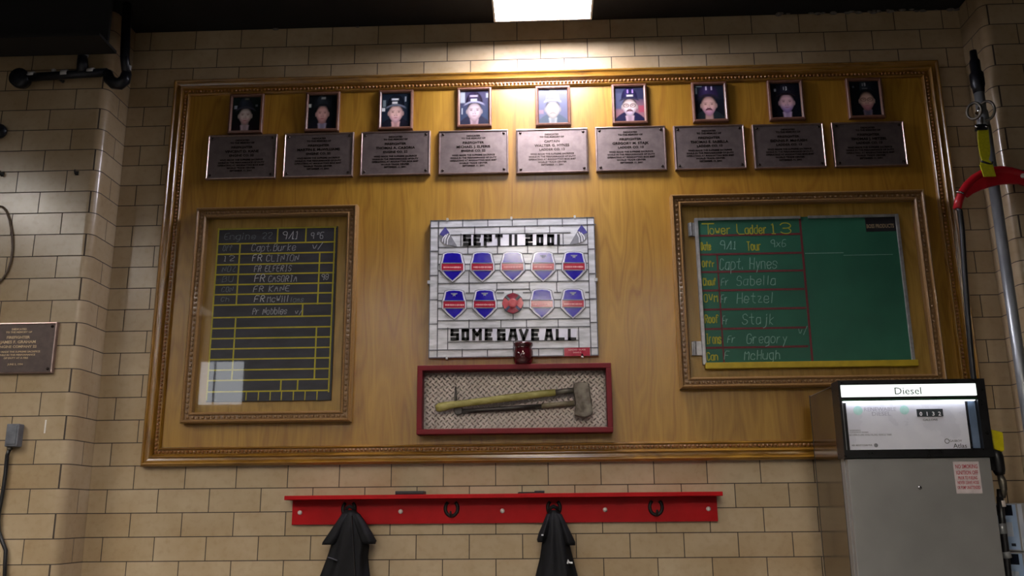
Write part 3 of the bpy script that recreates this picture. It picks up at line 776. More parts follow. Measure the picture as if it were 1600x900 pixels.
# ------------------------------------------------------------------ glazed display cases and their chalkboards
def display_case(x0, x1, z0, z1, label):
    t = thing('display_case', label, 'display case', ((x0+x1)/2, SURF, z0), 'glazed cases on the oak board')
    pr = [(0, SURF), (0, -.074), (.003, -.082)]+arc(.004, .017, (-.083, -.089), 4)+[(.019, -.076), (.023, -.069), (.045, -.069), (.047, -.076)]
    pr += arc(.048, .059, (-.077, -.082), 4)+[(.062, -.074), (.064, -.070), (.064, -.0262)]
    MB().sweep_rect(x0, x1, z0, z1, pr).build('frame', 'case_frame', t)
    m = MB(); st = .031
    for x in [x0+.04+st*k for k in range(int((x1-x0-.07)/st)+1)]:
        for z in (z0+.034, z1-.034): m.ball((x, -.071, z), .011, 8, 5, (1.05, .7, .85))
    for z in [z0+.065+st*k for k in range(int((z1-z0-.12)/st)+1)]:
        for x in (x0+.034, x1-.034): m.ball((x, -.071, z), .011, 8, 5, (.85, .7, 1.05))
    m.build('carved_row', 'case_frame', t, True)
    MB().box(x0+.05, x1-.05, -.0262, SURF-.0002, z0+.05, z1-.05).build('back_panel', 'case_back', t)
    MB().box(x0+.064, x1-.064, -.068, -.065, z0+.064, z1-.064).build('glass_pane', 'glass', t)
    return t
display_case(-2.161, -1.151, 1.884, 3.222, 'tall glazed oak case with yellow-ruled black chalkboard inside')
display_case(.780, 2.308, 2.050, 3.241, 'wide glazed oak case with green chalkboard inside, above the diesel dispenser')

YB = -.041
def hline(m, a, b, y, wd):
    (xa, za), (xb, zb) = at(a[0], a[1], y), at(b[0], b[1], y); z = (za+zb)/2
    m.ribbon([(xa, z), (xb, z)], wd, y-.0010, y)
def vline(m, a, b, y, wd):
    (xa, za), (xb, zb) = at(a[0], a[1], y), at(b[0], b[1], y); x = (xa+xb)/2
    m.ribbon([(x, za), (x, zb)], wd, y-.0010, y)
sx0, sz1 = at(341.5, 357, YB); sx1, sz0 = at(517, 625, YB)
t = thing('chalkboard', 'black chalkboard ruled with yellow lines, inside the tall case', 'chalkboard', ((sx0+sx1)/2, -.0265, sz0), 'duty chalkboards')
MB().box(sx0, sx1, YB, -.0265, sz0, sz1).build('slate', 'slate', t)
m = MB(); WL = .0085
for la, lb in (((341, 358), (525.5, 355)), ((340, 381.2), (523.5, 378.2)), ((339.2, 397.3), (523, 394.3)), ((338, 413.5), (522, 411)), ((337, 429), (521.5, 426.4)),
               ((336, 444.5), (521, 442.8)), ((335.2, 460.2), (520.2, 457.8)), ((334, 476.6), (519.5, 474.1)), ((332.5, 495.8), (518.5, 494.2)), ((331, 513.2), (517.5, 510.6)),
               ((330, 529.6), (517, 526.2)), ((329, 545.4), (516, 542.8)), ((328, 562), (515.5, 559)), ((327, 578.6), (515, 576)), ((325.5, 595), (514, 592)), ((324.5, 612.4), (513.5, 610))):
    hline(m, la, lb, YB, WL)
for la, lb in (((341.5, 357), (323, 625)), ((524.5, 355), (512.5, 612)), ((434, 357), (433.5, 380)), ((478.4, 356), (477.6, 379)), ((375.6, 382), (368.8, 476)), ((499, 395), (497, 475)),
               ((473.2, 476), (472, 494)), ((368, 496), (362.5, 594)), ((494.6, 511), (491, 592)), ((439.5, 594), (438, 611)), ((465.4, 593), (464.5, 611))):
    vline(m, la, lb, YB, WL)
for x in (384.3, 403.4, 421.8, 439.4, 458, 476.2, 495): vline(m, (x+.6, 612), (x, 625), YB, WL*.7)
m.build('ruled_lines', 'yellow_paint', t)
rc = random.Random(5)
def chalk_rows(rows, y, name, mat, parent, jit=.32, wd=.0036):
    m = MB()
    for (s, px, py, h, px2) in rows:
        x, z = at(px, py, y); sx = (at(px2, py, y)[0]-x)/adv(s, h, 1.0); write(m, s, x, z, h, y-.0012, wd, sx=sx, jit=jit, slant=.12, rnd=rc)
    return m.build(name, mat, parent)
chalk_rows([('9/11', 441, 373.5, .048, 465), ('FR', 394, 408, .040, 409), ('FR', 398, 440, .044, 413), ('FR', 397, 472, .040, 413)], YB, 'chalk_writing', 'chalk_bright', t)
chalk_rows([('Capt.Burke', 393, 392.5, .044, 462), ('CLINTON', 416, 408.5, .040, 466), ('FR ELFERIS', 397, 424.5, .038, 455), ('CASORIA', 419, 440.5, .038, 464), ('FR KANE', 396, 456, .036, 452),
            ('McWill', 417, 472, .038, 450), ('Pr Nobbles', 394, 491.5, .040, 448), ('v/', 488, 390, .045, 500), ('9*6', 485, 373, .04, 505), ('98', 502, 437, .034, 513), ('12', 350, 408, .034, 366), ('v/', 461, 491.5, .034, 469)], YB, 'chalk_writing', 'chalk', t)
chalk_rows([('Engine 22', 350, 374.5, .040, 425), ('Off', 348, 392, .034, 362), ('NOZ', 347, 424.5, .034, 368), ('BU', 347, 440.5, .034, 364), ('CON', 346, 456, .030, 364), ('iams', 454, 472, .032, 474), ('Ch', 345, 471, .026, 358)], YB, 'chalk_writing', 'chalk_faint', t)

YG = -.046
gx0, gz1 = .921, 3.345-.25; gx1, gz0 = 2.150, 2.441-.25
t = thing('chalkboard', 'green chalkboard with yellow heading and red lines, inside the wide case', 'chalkboard', ((gx0+gx1)/2, -.0265, gz0), 'duty chalkboards')
MB().box(gx0+.004, gx1-.004, YG, -.0265, gz0, gz1-.004).build('writing_surface', 'green_board', t)
fw = .021
m = MB(); m.box(gx0, gx0+fw, YG-.008, -.027, gz0, gz1); m.box(gx1-fw, gx1, YG-.008, -.027, gz0, gz1)
m.box(gx0+fw, at(1250, 338, YG)[0], YG-.008, -.027, gz1-fw*.8, gz1); m.box(at(1262, 338, YG)[0], gx1-fw, YG-.008, -.027, gz1-fw*.8, gz1)
m.build('aluminium_edge', 'aluminium', t, bevel=.002)
MB().box(gx0+fw*.6, gx1+.012, YG-.017, -.027, gz0-.026, gz0+.010).build('chalk_rail', 'yellow_rail', t, bevel=.003)
for px, py in ((1083, 358), (1089, 544)):
    x, z = at(px, py, YG-.004)
    b = MB(); b.box(x-.028, gx0-.0005, -.047, -.0265, z-.042, z+.042); b.tube([(x-.012, -.048, z-.042), (x-.012, -.048, z+.042)], .008, 8)
    b.build('hinge', 'aluminium', t, bevel=.001)
m = MB()
for la, lb in (((1094, 367.4), (1251, 366.4)), ((1094.5, 397), (1253, 395.8)), ((1096, 424.6), (1254, 423.2)), ((1097, 453.8), (1256, 452)), ((1098, 483.6), (1258, 481.6)), ((1100, 514), (1259, 512)), ((1101, 543.6), (1262, 541.2))):
    hline(m, la, lb, YG, .0125)
vline(m, (1254, 340), (1265, 568), YG, .0125); vline(m, (1120.5, 397), (1131, 566), YG, .009)
m.build('ruled_lines', 'red_line', t)
m = MB()
for s, px, py, h, sx in (('T', 1098, 366.2, .066, 1118), ('ower', 1109.5, 366.2, .056, 1143), ('L', 1152, 366, .064, 1164), ('adder', 1164.5, 365.6, .056, 1199), ('13', 1206, 365.2, .066, 1238), ('Date', 1096, 391, .050, 1111), ('Tour', 1168, 391.3, .054, 1190), ('Offr', 1097.5, 417, .036, 1117), ('Chauf', 1099, 446, .044, 1119),
                         ('OVM', 1100.5, 472, .046, 1122), ('Roof', 1102, 504.5, .048, 1123), ('Irons', 1104, 537, .058, 1127), ('Can', 1105, 563, .046, 1122)):
    px2 = sx; x, z = at(px, py, YG); sx = (at(px2, py, YG)[0]-x)/adv(s, h, 1.0); write(m, s, x, z, h, YG-.0012, .0066, sx=sx, jit=.10, rnd=rc)
m.build('painted_lettering', 'yellow_letter', t)
chalk_rows([('9/11', 1125, 389.5, .052, 1150), ('9x6', 1204, 386, .046, 1228), ('Capt. Hynes', 1124, 421.5, .070, 1214), ('Fr', 1127, 446, .044, 1139), ('Sabella', 1151, 446, .056, 1212), ('Fr', 1126, 473, .046, 1137), ('Hetzel', 1152, 473.5, .060, 1208),
            ('Fr', 1129, 507, .050, 1138), ('Stajk', 1160, 507, .062, 1210), ('Fr', 1137, 535, .040, 1149), ('Gregory', 1167, 536.5, .056, 1230), ('F', 1132, 562, .052, 1139), ('McHugh', 1163, 562, .054, 1219), ('v/', 1247, 523, .05, 1258)], YG, 'chalk_writing', 'chalk_green', t, .28, .0042)
m = MB(); hline(m, (1258, 393.5), (1318, 397.5), YG, .004); hline(m, (1318, 397.5), (1395, 399), YG, .003); m.build('chalk_line', 'chalk_green', t)
a, b = at(1351, 340, YG), at(1401, 361, YG)
q = MB().box(a[0], min(b[0], gx1-fw-.001), YG-.0012, YG-.0001, b[1], a[1]).build('maker_label', 'dark_case', t)
m = MB(); z = a[1]; wq = b[0]-a[0]
text_into(m, 'BOSS PRODUCTS', (a[0]+b[0])/2-.004, z-.055, YG-.0016, .024, wq*.9, .0004, fat=.03); m.build('maker_lettering', 'gilt_text', q)

# ------------------------------------------------------------------ stained glass panel
YS = -.050
P4 = lambda cx, cy: at(660+cx/5.625, 330+cy/5.625, YS)
P5 = lambda cx, cy: at(660+cx/5.625, 430+cy/5.625, YS)
stx0, stx1, stz0, stz1 = -.700, .311, 2.505-.25, 3.366-.25
sg = thing('stained_glass_panel', 'grey leaded glass panel with blue shields, flags and black lettering', 'stained glass', ((stx0+stx1)/2, SURF, stz0))
MB().box(stx0, stx1, YS, SURF-.004, stz0, stz1).build('glass_field', 'opal', sg, bevel=.002)
m = MB()
for (px, py) in ((699, 341), (799, 340.5), (898, 340), (698, 559.5), (910, 557.5)):
    x, _ = at(px, py, YS); z = stz1 if py < 450 else stz0; m.box(x-.006, x+.006, YS-.004, SURF, z-.010, z+.012)
for (px, py) in ((669, 441), (933, 437)):
    _, z = at(px, py, YS); x = stx0 if px < 800 else stx1; m.box(x-.012, x+.008, YS-.004, SURF, z-.010, z+.010)
m.build('clip', 'aluminium', sg)
m = MB(); LW = .0062
def L(fn, *pts, wd=LW):
    m.ribbon([fn(*p) for p in pts], wd, YS-.0018, YS)
def HV(fn, kind, c, a, b):
    """A level or upright came between a and b (crop coordinates), kept true to the panel."""
    if kind == 'h':
        (xa, za), (xb, zb) = fn(a, c+6*(1-a/800)), fn(b, c+6*(1-b/800)); z = (za+zb)/2; m.ribbon([(xa, z), (xb, z)], LW, YS-.0018, YS)
    else:
        (xa, za), (xb, zb) = fn(c, a), fn(c, b); x = (xa+xb)/2; m.ribbon([(x, za), (x, zb)], LW, YS-.0018, YS)
m.sweep_rect(stx0, stx1, stz0, stz1, [(0, YS), (0, YS-.002), (.005, YS-.002), (.005, YS)])
HV(P4, 'h', 132, 72, 1522); HV(P4, 'h', 198, 250, 1300); HV(P4, 'h', 306, 140, 1455)
for x in (355, 575, 790, 1010, 1230): HV(P4, 'v', x, 72, 132)
for x in (460, 680, 900, 1118): HV(P4, 'v', x, 134, 198)
HV(P4, 'v', 338, 200, 306); HV(P4, 'v', 1237, 200, 306)
for x in (400, 660, 925, 1190): HV(P4, 'v', x, 308, 374)
for a, b in ((140, 178), (350, 440), (612, 708), (880, 968), (1148, 1240), (1418, 1455)): HV(P4, 'h', 374, a, b)
for c in (462, 518):
    for a, b in ((140, 166), (365, 428), (632, 690), (895, 960), (1164, 1232), (1436, 1458)): HV(P4, 'h', c, a, b)
for x in (410, 1188): HV(P4, 'v', x, 520, 624)
HV(P4, 'h', 624, 135, 1462)
for x in (412, 655, 940, 1180): HV(P4, 'v', x, 626, 686)
HV(P4, 'h', 686, 655, 945)
for a, b in ((412, 412), (655, 640), (940, 955), (1180, 1186)): L(P4, (a, 686), (b, 716))
for c in (716, 780, 850):
    for a, b in ((135, 190), (382, 452), (655, 715), (885, 955), (1160, 1220), (1432, 1465)): HV(P4, 'h', c, a, b)
HV(P4, 'v', 793, 688, 722); HV(P5, 'v', 797, 345, 392)
HV(P5, 'h', 390, 133, 1470)
for x in (410, 690, 915, 1193): HV(P5, 'v', x, 392, 460)
HV(P5, 'h', 461, 133, 1472); HV(P5, 'v', 223, 463, 650); HV(P5, 'v', 1374, 460, 645)
HV(P5, 'h', 580, 226, 1372); HV(P5, 'v', 800, 582, 648); HV(P5, 'h', 648, 60, 1545)
for x in (350, 572, 800, 1022, 1240): HV(P5, 'v', x, 650, 718)
(xl, _), (xr, _) = P4(140, 400), P4(1457, 400)
m.ribbon([(xl, stz0), (xl, stz1)], LW, YS-.0018, YS); m.ribbon([(xr, stz0), (xr, stz1)], LW, YS-.0018, YS)
for x0_, x1_, cs in ((stx0, xl, (352, 565, 778, 992)), (xr, stx1, (332, 547, 770, 978))):
    for c in cs:
        z = P4(100 if x0_ == stx0 else 1490, c)[1]; m.ribbon([(x0_, z), (x1_, z)], LW, YS-.0018, YS)
m.build('lead_came', 'lead', sg)

def shield(fn, cx, ty, emblem):
    sh = MB()
    out = [(-82, 14), (-55, 4), (0, 0), (55, 4), (82, 14), (92, 60), (105, 108), (105, 165), (60, 214), (0, 262), (-60, 214), (-105, 165), (-105, 108), (-92, 60)]
    inn = [(x*.845, 14+(y-8)*.915 if y < 30 else (y*.93+4)) for x, y in out]
    c = lambda q, s=1.0: fn(cx+q[0]*s, ty+q[1])
    big = [(x*1.06, y+(5 if y > 150 else -5)) for x, y in out]
    sh.prism([c(q) for q in big], YS-.0022, YS)
    root = sh.build('shield', 'lead', sg)
    MB().prism([c(q) for q in out], YS-.0050, YS-.0021).build('shield_border', 'opal_edge', root, bevel=.0006)
    MB().prism([c(q) for q in inn], YS-.0062, YS-.0049).build('shield_field', 'blue_glass', root)
    b = MB(); b.prism([c((-94, 103)), c((94, 103)), c((95, 158)), c((-95, 158))], YS-.0072, YS-.0061); b.build('name_band', 'red_glass', root)
    b = MB()
    for y in (98, 162): b.prism([c((-95, y-3.5)), c((95, y-3.5)), c((95, y+3.5)), c((-95, y+3.5))], YS-.0080, YS-.0061)
    b.build('band_rule', 'flag_grey', root)
    b = MB(); r_ = random.Random(int(cx+ty)); x = -78
    while x < 78:                                 # a name too small to read: a row of tiny pale strokes
        w_ = r_.uniform(4, 9); h_ = r_.uniform(9, 15)
        b.prism([c((x, 134-h_/2)), c((x+w_, 134-h_/2)), c((x+w_, 134+h_/2)), c((x, 134+h_/2))], YS-.0077, YS-.0071); x += w_+r_.uniform(2, 5)
    b.build('name_lettering', 'pink', root)
    if emblem:
        e = MB(); pts = []
        for k in range(10):
            rr_ = (17 if k % 2 == 0 else 8); a = math.pi/2+k*math.pi/5; pts.append(c((rr_*1.2*math.cos(a), 44-rr_*math.sin(a))))
        e.prism(pts, YS-.0072, YS-.0061)
        e.prism([c((-30, 30)), c((30, 30)), c((24, 40)), c((-24, 40))], YS-.0070, YS-.0061); e.build('emblem', 'grey_emblem', root)
for cx, em in ((265, 0), (528, 0), (793, 0), (1062, 1), (1332, 1)): shield(P4, cx, 362+(265-cx)*.004, em)
for cx, em in ((280, 1), (548, 1), (1050, 0), (1323, 1)): shield(P5, cx, 130+(265-cx)*.008, em)
# the rondel with its cross
cxr, cyr = P5(795, 248); rz = .0640
ro = MB().lathe((cxr, YS-.004, cyr), [(rz*1.0, .004), (rz*1.0, -.0005), (rz*.9, -.002)], 32, 'y').build('rondel', 'lead', sg)
for k in range(4):
    a0 = math.pi/2*k; w1, w2 = .30, .62
    pts = [(.40*rz*math.cos(a0-w1*1.6), .40*rz*math.sin(a0-w1*1.6)), (.95*rz*math.cos(a0-w2), .95*rz*math.sin(a0-w2)), (1.02*rz*math.cos(a0), 1.02*rz*math.sin(a0)),
           (.95*rz*math.cos(a0+w2), .95*rz*math.sin(a0+w2)), (.40*rz*math.cos(a0+w1*1.6), .40*rz*math.sin(a0+w1*1.6))]
    MB().prism([(cxr+x, cyr+y) for x, y in pts], YS-.0078, YS-.0058).build('cross_arm', 'maroon_glass' if k % 2 else 'red_glass2', ro)
    a0 += math.pi/4
    b = MB(); b.tube([(cxr+.4*rz*math.cos(a0), YS-.0066, cyr+.4*rz*math.sin(a0)), (cxr+.95*rz*math.cos(a0), YS-.0066, cyr+.95*rz*math.sin(a0))], .0022, 6); b.build('tool_emblem', 'flag_blue' if k > 1 else 'flag_grey', ro)
MB().lathe((cxr, YS-.006, cyr), [(rz*.44, .0), (rz*.44, -.003), (rz*.36, -.0042)], 24, 'y').build('cross_centre', 'red_glass2', ro)
# block lettering of black glass on white
BLK = {'S': ['46 06 03 43 40 00'], 'E': ['46 06 00 40', '03 33'], 'P': ['00 06 46 43 03'], 'T': ['06 46', '26 20'], '1': ['26 20'], '2': ['06 46 43 03 00 40'], '0': ['06 46 40 00 06 46'],
       'O': ['06 46 40 00 06 46'], 'M': ['00 06 23 46 40'], 'G': ['46 06 00 40 43 23'], 'A': ['00 16 36 40', '12 32'], 'V': ['06 20 46'], 'L': ['06 00 40']}
def block(fn, spec, top, bot, wd, name):
    """spec: (letter, left, right) in crop coordinates."""
    wh = MB(); ls = []
    for ch, a, b in spec:
        bl = MB(); ls.append(bl)
        for st in BLK[ch]:
            P = [gpt(q) for q in st.split()]
            i_ = wd/2
            pts = [fn(a+i_+(b-a-2*i_)*x/4 if a != b else a, bot-i_*.9-(bot-top-1.8*i_)*y/6) for x, y in P]
            pw = wd/5.625/252
            # square ends: extend each stroke by half its width
            for p, q in zip(pts, pts[1:]):
                d = Vector((q[0]-p[0], q[1]-p[1])); d.normalize(); e = pw*.5
                nrm = Vector((-d.y, d.x))*pw*.5
                p2 = Vector(p)-d*e; q2 = Vector(q)+d*e
                bl.prism([tuple(p2+nrm), tuple(p2-nrm), tuple(q2-nrm), tuple(q2+nrm)], YS-.0045, YS-.0006)
    a, b = spec[0][1]-6, spec[-1][2]+6
    wh.prism([fn(a, top-2), fn(b, top-2), fn(b, bot+2), fn(a, bot+2)], YS-.0012, YS)
    r = wh.build('letter_band', 'opal_edge', sg)
    for bl in ls: bl.build(name, 'black_glass', r)
block(P4, [('S', 358, 430), ('E', 450, 514), ('P', 540, 612), ('T', 640, 706), ('1', 774, 774), ('1', 822, 822), ('2', 905, 970), ('0', 1002, 1064), ('0', 1096, 1158), ('1', 1196, 1196)], 206, 302, 25, 'letter')
block(P5, [('S', 248, 322), ('O', 345, 412), ('M', 440, 522), ('E', 548, 616), ('G', 658, 730), ('A', 756, 838), ('V', 850, 932), ('E', 956, 1026), ('A', 1074, 1150), ('L', 1172, 1250), ('L', 1278, 1352)], 474, 572, 25, 'letter')
for s in (0, 1):
    mir = (lambda x: x) if s == 0 else (lambda x: 1600-x)
    o_ = -4 if s == 0 else -22
    F4 = lambda x, y: P4(mir(x), y+o_)
    fl = MB().prism([F4(*p) for p in ((202, 142), (250, 220), (305, 312), (262, 310), (205, 296), (165, 265), (145, 222), (170, 180))], YS-.0035, YS-.0005).build('flag', 'flag_grey', sg)
    MB().prism([F4(*p) for p in ((202, 142), (238, 196), (205, 210), (185, 228), (150, 210), (172, 180))], YS-.0045, YS-.0034).build('canton', 'flag_blue', fl)
    b = MB()
    for k, (p, q, r_) in enumerate((((222, 205), (200, 250), (196, 292)), ((240, 218), (222, 256), (220, 298)), ((205, 215), (180, 246), (176, 274)))):
        b.ribbon([F4(*p), F4(*q), F4(*r_)], .0055, YS-.0043, YS-.0034)
    b.build('stripes', 'flag_white', fl)
a, b = P5(1245, 640), P5(1474, 708)
lb = MB().box(a[0], b[0], YS-.0040, YS-.0004, b[1], a[1]).build('maker_tag', 'red_glass', sg)
q = MB(); text_into(q, 'LEADED GLASS', (a[0]+b[0])/2, a[1]-.012, YS-.0044, .008, .10, .0003); text_into(q, '2002', (a[0]+b[0])/2, a[1]-.028, YS-.0044, .008, .05, .0003); q.build('maker_lettering', 'pink', lb)

# ------------------------------------------------------------------ red case with the axe and the bar
AX0, AX1, AZ0, AZ1, AYF = -.755, .377, 2.049-.25, 2.450-.25, -.120
bx = thing('shadow_box', 'shallow red wooden box with diamond plate back holding the axe', 'display box', ((AX0+AX1)/2, SURF, AZ0))
e = .030
m = MB(); m.box(AX0, AX1, AYF, SURF, AZ0, AZ0+e); m.box(AX0, AX1, AYF, SURF, AZ1-e, AZ1)
m.box(AX0, AX0+e, AYF, SURF, AZ0+e, AZ1-e); m.box(AX1-e, AX1, AYF, SURF, AZ0+e, AZ1-e)
m.build('frame', 'box_red', bx, bevel=.003)
MB().box(AX0+e, AX1-e, SURF-.008, SURF-.0005, AZ0+e, AZ1-e).build('back_plate', 'diamond', bx)
MB().box(AX0+e, AX1-e, AYF+.012, AYF+.015, AZ0+e, AZ1-e).build('glass_pane', 'glass', bx)
Q = lambda px, py, y: (lambda q: (q[0], y, q[1]))(at(px, py, y))
ax = thing('fire_axe', 'flat-head axe with worn yellow handle inside the red box', 'axe', Q(810, 625, -.075))
pts = [(681, 638), (686, 637), (696, 634.5), (706, 632.5), (720, 631), (740, 628.5), (765, 625.5), (795, 621.5), (825, 618), (850, 615), (868, 613)]
rad = [.017, .027, .026, .022, .020, .020, .021, .022, .022, .0215, .020]
MB().tube([Q(a, b, -.078) for a, b in pts], rad, 14, flat=.7).build('handle', 'handle_yellow', ax, True)
MB().tube([Q(867, 613.2, -.078), Q(884, 611.2, -.078), Q(900, 609.5, -.078)], [.0172, .0168, .0175], 14, flat=.7).build('collar', 'tool_steel', ax, True)
hd = [(896, 599), (903, 597.5), (915, 597), (920, 599), (921.5, 608), (923, 618), (925, 634), (926.5, 646), (922, 650), (914, 652), (904, 651), (897, 648), (898, 640), (899.5, 630), (897.5, 620), (896, 611)]
MB().prism([at(a, b, -.09) for a, b in hd], -.098, -.058).build('head', 'axe_rust', ax, bevel=.006, seg=3)
hb = thing('pry_bar', 'dark steel pry bar with upright pike lying under the axe', 'pry bar', Q(800, 640, -.050))
MB().tube([Q(716, 643, -.052), Q(745, 641, -.052), Q(790, 638.5, -.052), Q(846, 634.5, -.052)], [.0125, .0125, .0135, .0135], 12).build('shaft', 'tool_dark', hb, True)
MB().tube([Q(846, 634.5, -.052), Q(870, 632.3, -.052), Q(897, 630, -.052)], [.0145, .0150, .0165], 12).build('fork', 'fork_steel', hb, True)
MB().prism([at(a, b, -.055) for a, b in ((709, 637), (716, 636.5), (723, 638), (722, 646), (717, 648.5), (711, 647.5))], -.068, -.038).build('adze', 'tool_dark', hb, bevel=.004)
MB().tube([Q(712, 640, -.050), Q(711.8, 620, -.050), Q(712.2, 604, -.050)], [.0095, .0075, .0040], 10).build('pike', 'tool_dark', hb, True)

# jar on the box
jz = AZ1; jx = at(817.5, 560, -.085)[0]; jt = at(817.5, 536.5, -.085)[1]-jz
jr = thing('candle_jar', 'round maroon glass candle jar on top of the red box', 'candle jar', (jx, -.085, jz))
MB().lathe((jx, -.085, jz), [(.036, 0), (.046, .004), (.057, .022), (.0605, .045), (.059, jt*.60), (.053, jt*.76), (.052, jt*.82), (.059, jt*.88), (.060, jt*.96), (.057, jt), (.051, jt*.98), (.048, jt*.84), (.050, jt*.70)], 28).build('jar', 'jar', jr, True)
MB().lathe((jx, -.085, jz), [(.040, jt*.70), (.040, jt*.72), (.004, jt*.74), (.003, jt*.90)], 20).build('candle', 'wax', jr, True)

# ------------------------------------------------------------------ coat rack
KX0, KX1, KZ0, KZ1 = -1.482, .957, 1.300, 1.438
rk = thing('coat_rack', 'long red wooden coat rack with shelf on the tiled wall', 'coat rack', ((KX0+KX1)/2, 0, KZ0))
MB().box(KX0, KX1, -.024, -.0005, KZ0, KZ1).build('back_board', 'red_paint', rk, bevel=.002)
MB().box(KX0-.022, KX1+.018, -.125, -.0005, KZ1, KZ1+.024).build('shelf', 'red_paint', rk, bevel=.003)
for px, py in ((468.6, 801), (626, 799.3), (785, 798.2), (945.5, 796.5), (1107, 795)):
    x, z = at(px, py, -.028)
    MB().lathe((x, -.024, z), [(.010, 0), (.013, -.003), (.013, -.007), (.009, -.012), (.002, -.014)], 16, 'y').build('peg', 'knob', rk, True)
hx = []
for px, py in ((545, 797), (705.5, 796), (865.5, 795), (1025, 794)):
    x, z = at(px, py, -.03); hx.append((x, z))
    pts = []
    for k in range(15):
        a = math.radians(118-k*(236+180-236+56)/14) if False else math.radians(125-(k/14)*(-290))
        pts.append((x+.036*math.cos(a), -.030, z+.006+.042*math.sin(a)))
    h = MB().tube(pts, .0098, 8, flat=.7).build('horseshoe_hook', 'iron', rk, True)
    MB().tube([(x, -.030, z-.036), (x, -.055, z-.040), (x, -.075, z-.030), (x, -.082, z-.010)], [.007, .007, .0065, .006], 8).build('prong', 'iron', h, True)
def shelf_item(pa, pb, label, step):
    (xa, _), (xb, _) = at(pa[0], pa[1], -.10), at(pb[0], pb[1], -.10)
    z0 = KZ1+.024; z1 = at((pa[0]+pb[0])/2, pa[1], -.10)[1]+.010
    m = MB(); m.box(xa, xb, -.115, -.01, z0, z1-(.008 if step else 0))
    if step: m.box(xa+(xb-xa)*.62, xb, -.11, -.015, z1-.0085, z1)
    t = thing('black_binder', label, 'binder', ((xa+xb)/2, -.06, z0), 'dark flat items on the red rack')
    m.build('cover', 'dark_case', t, bevel=.003)
    n = MB(); n.box(xa+.006, xb-.002, -.1165, -.0145, z0+.003, z0+max(.004, (z1-z0)*.55)); n.build('pages', 'iron', t)
shelf_item((618, 770), (662.5, 770), 'flat black binder lying on the red shelf above the left jacket side', False)
shelf_item((809, 769.5), (851, 769.5), 'thin black stepped binder on the red shelf over the narrower jacket', True)

def cloth_ring(px0, px1, py, yc, ry, ph, n=48, amp=.10, k=7):
    (xa, z), (xb, _) = at(px0, py, yc), at(px1, py, yc); cx = (xa+xb)/2; rx = (xb-xa)/2; R = []
    for i in range(n):
        a = 2*math.pi*i/n
        f = 1+amp*math.sin(k*a+ph)*(.35+.65*abs(math.sin(a)))+.4*amp*math.sin((k*2-3)*a-ph*1.7)
        ca, sa = math.cos(a), math.sin(a)
        R.append((cx+rx*ca*(1+.25*amp*math.sin(k*a+ph)), yc+ry*sa*f, z))
    return R
def jacket(rows, sleeves, label, yc, ph, extras):
    x0, z0 = at(sum(rows[-1][:2])/2, rows[-1][2], yc)
    t = thing('black_jacket', label, 'jacket', (x0, yc, z0), 'jackets on the red rack')
    MB().loft([cloth_ring(a, b, y, yc, d, ph+.012*(y-800), amp=.04+.10*min(1, max(0, (y-800)/60))) for a, b, y, d in rows]).build('body', 'jacket', t, True)
    for sl in sleeves:
        MB().loft([cloth_ring(a, b, y, yc-.012, d, ph*2, 28, .07, 5) for a, b, y, d in sl]).build('sleeve', 'jacket', t, True)
    a = rows[0]; x, z = at((a[0]+a[1])/2, a[2], yc)
    MB().tube([(x-.026, yc+.01, z-.012), (x-.018, yc-.004, z+.012), (x, yc-.010, z+.020), (x+.018, yc-.004, z+.012), (x+.026, yc+.01, z-.012)], .011, 8).build('collar', 'jacket', t, True)
    for nm, pts, mt, wd in extras:
        b = MB(); y = yc-.095
        b.ribbon([at(p, q, y) for p, q in pts], wd, y-.001, y+.03); b.build(nm, mt, t)
jacket([(540, 554, 797, .020), (534, 561, 803, .032), (530, 566, 812, .042), (525, 571, 826, .052), (520, 575, 840, .058), (516, 576, 855, .060), (511, 574, 870, .062), (500, 577, 900, .068), (488, 583, 960, .074), (486, 586, 1010, .074)],
       [[(534, 546, 803, .022), (524, 541, 818, .034), (513, 536, 834, .044), (504, 530, 847, .050), (503, 527, 851, .046)], [(549, 562, 803, .022), (553, 571, 816, .034), (557, 580, 831, .044), (562, 588, 845, .050), (566, 586, 850, .046)]],
       'black jacket with spread sleeves hanging from the left end of the rack', -.088, .4, [('pocket_trim', [(512, 871), (518, 873), (526, 876)], 'seam_grey', .003), ('front_seam', [(549, 806), (551, 840), (553, 880), (556, 930)], 'iron', .004)])
jacket([(860, 870, 797, .018), (855, 876, 803, .030), (852, 880, 812, .040), (850, 884, 828, .050), (847, 888, 845, .056), (844, 894, 870, .062), (837, 902, 900, .068), (828, 910, 960, .072), (826, 912, 1010, .072)],
       [[(854, 862, 803, .02), (848, 860, 818, .034), (842, 858, 832, .042), (839, 855, 843, .046), (840, 852, 847, .042)], [(868, 877, 803, .02), (872, 884, 816, .032), (876, 892, 832, .042), (879, 899, 847, .048), (884, 899, 852, .044)]],
       'narrower black jacket with small white chest mark near the middle of the rack', -.088, 1.7, [('button', [(846.5, 836), (848.5, 836)], 'white_thread', .007), ('chest_logo', [(887, 880), (888, 875), (889.5, 879), (894, 879.5)], 'white_thread', .008)])

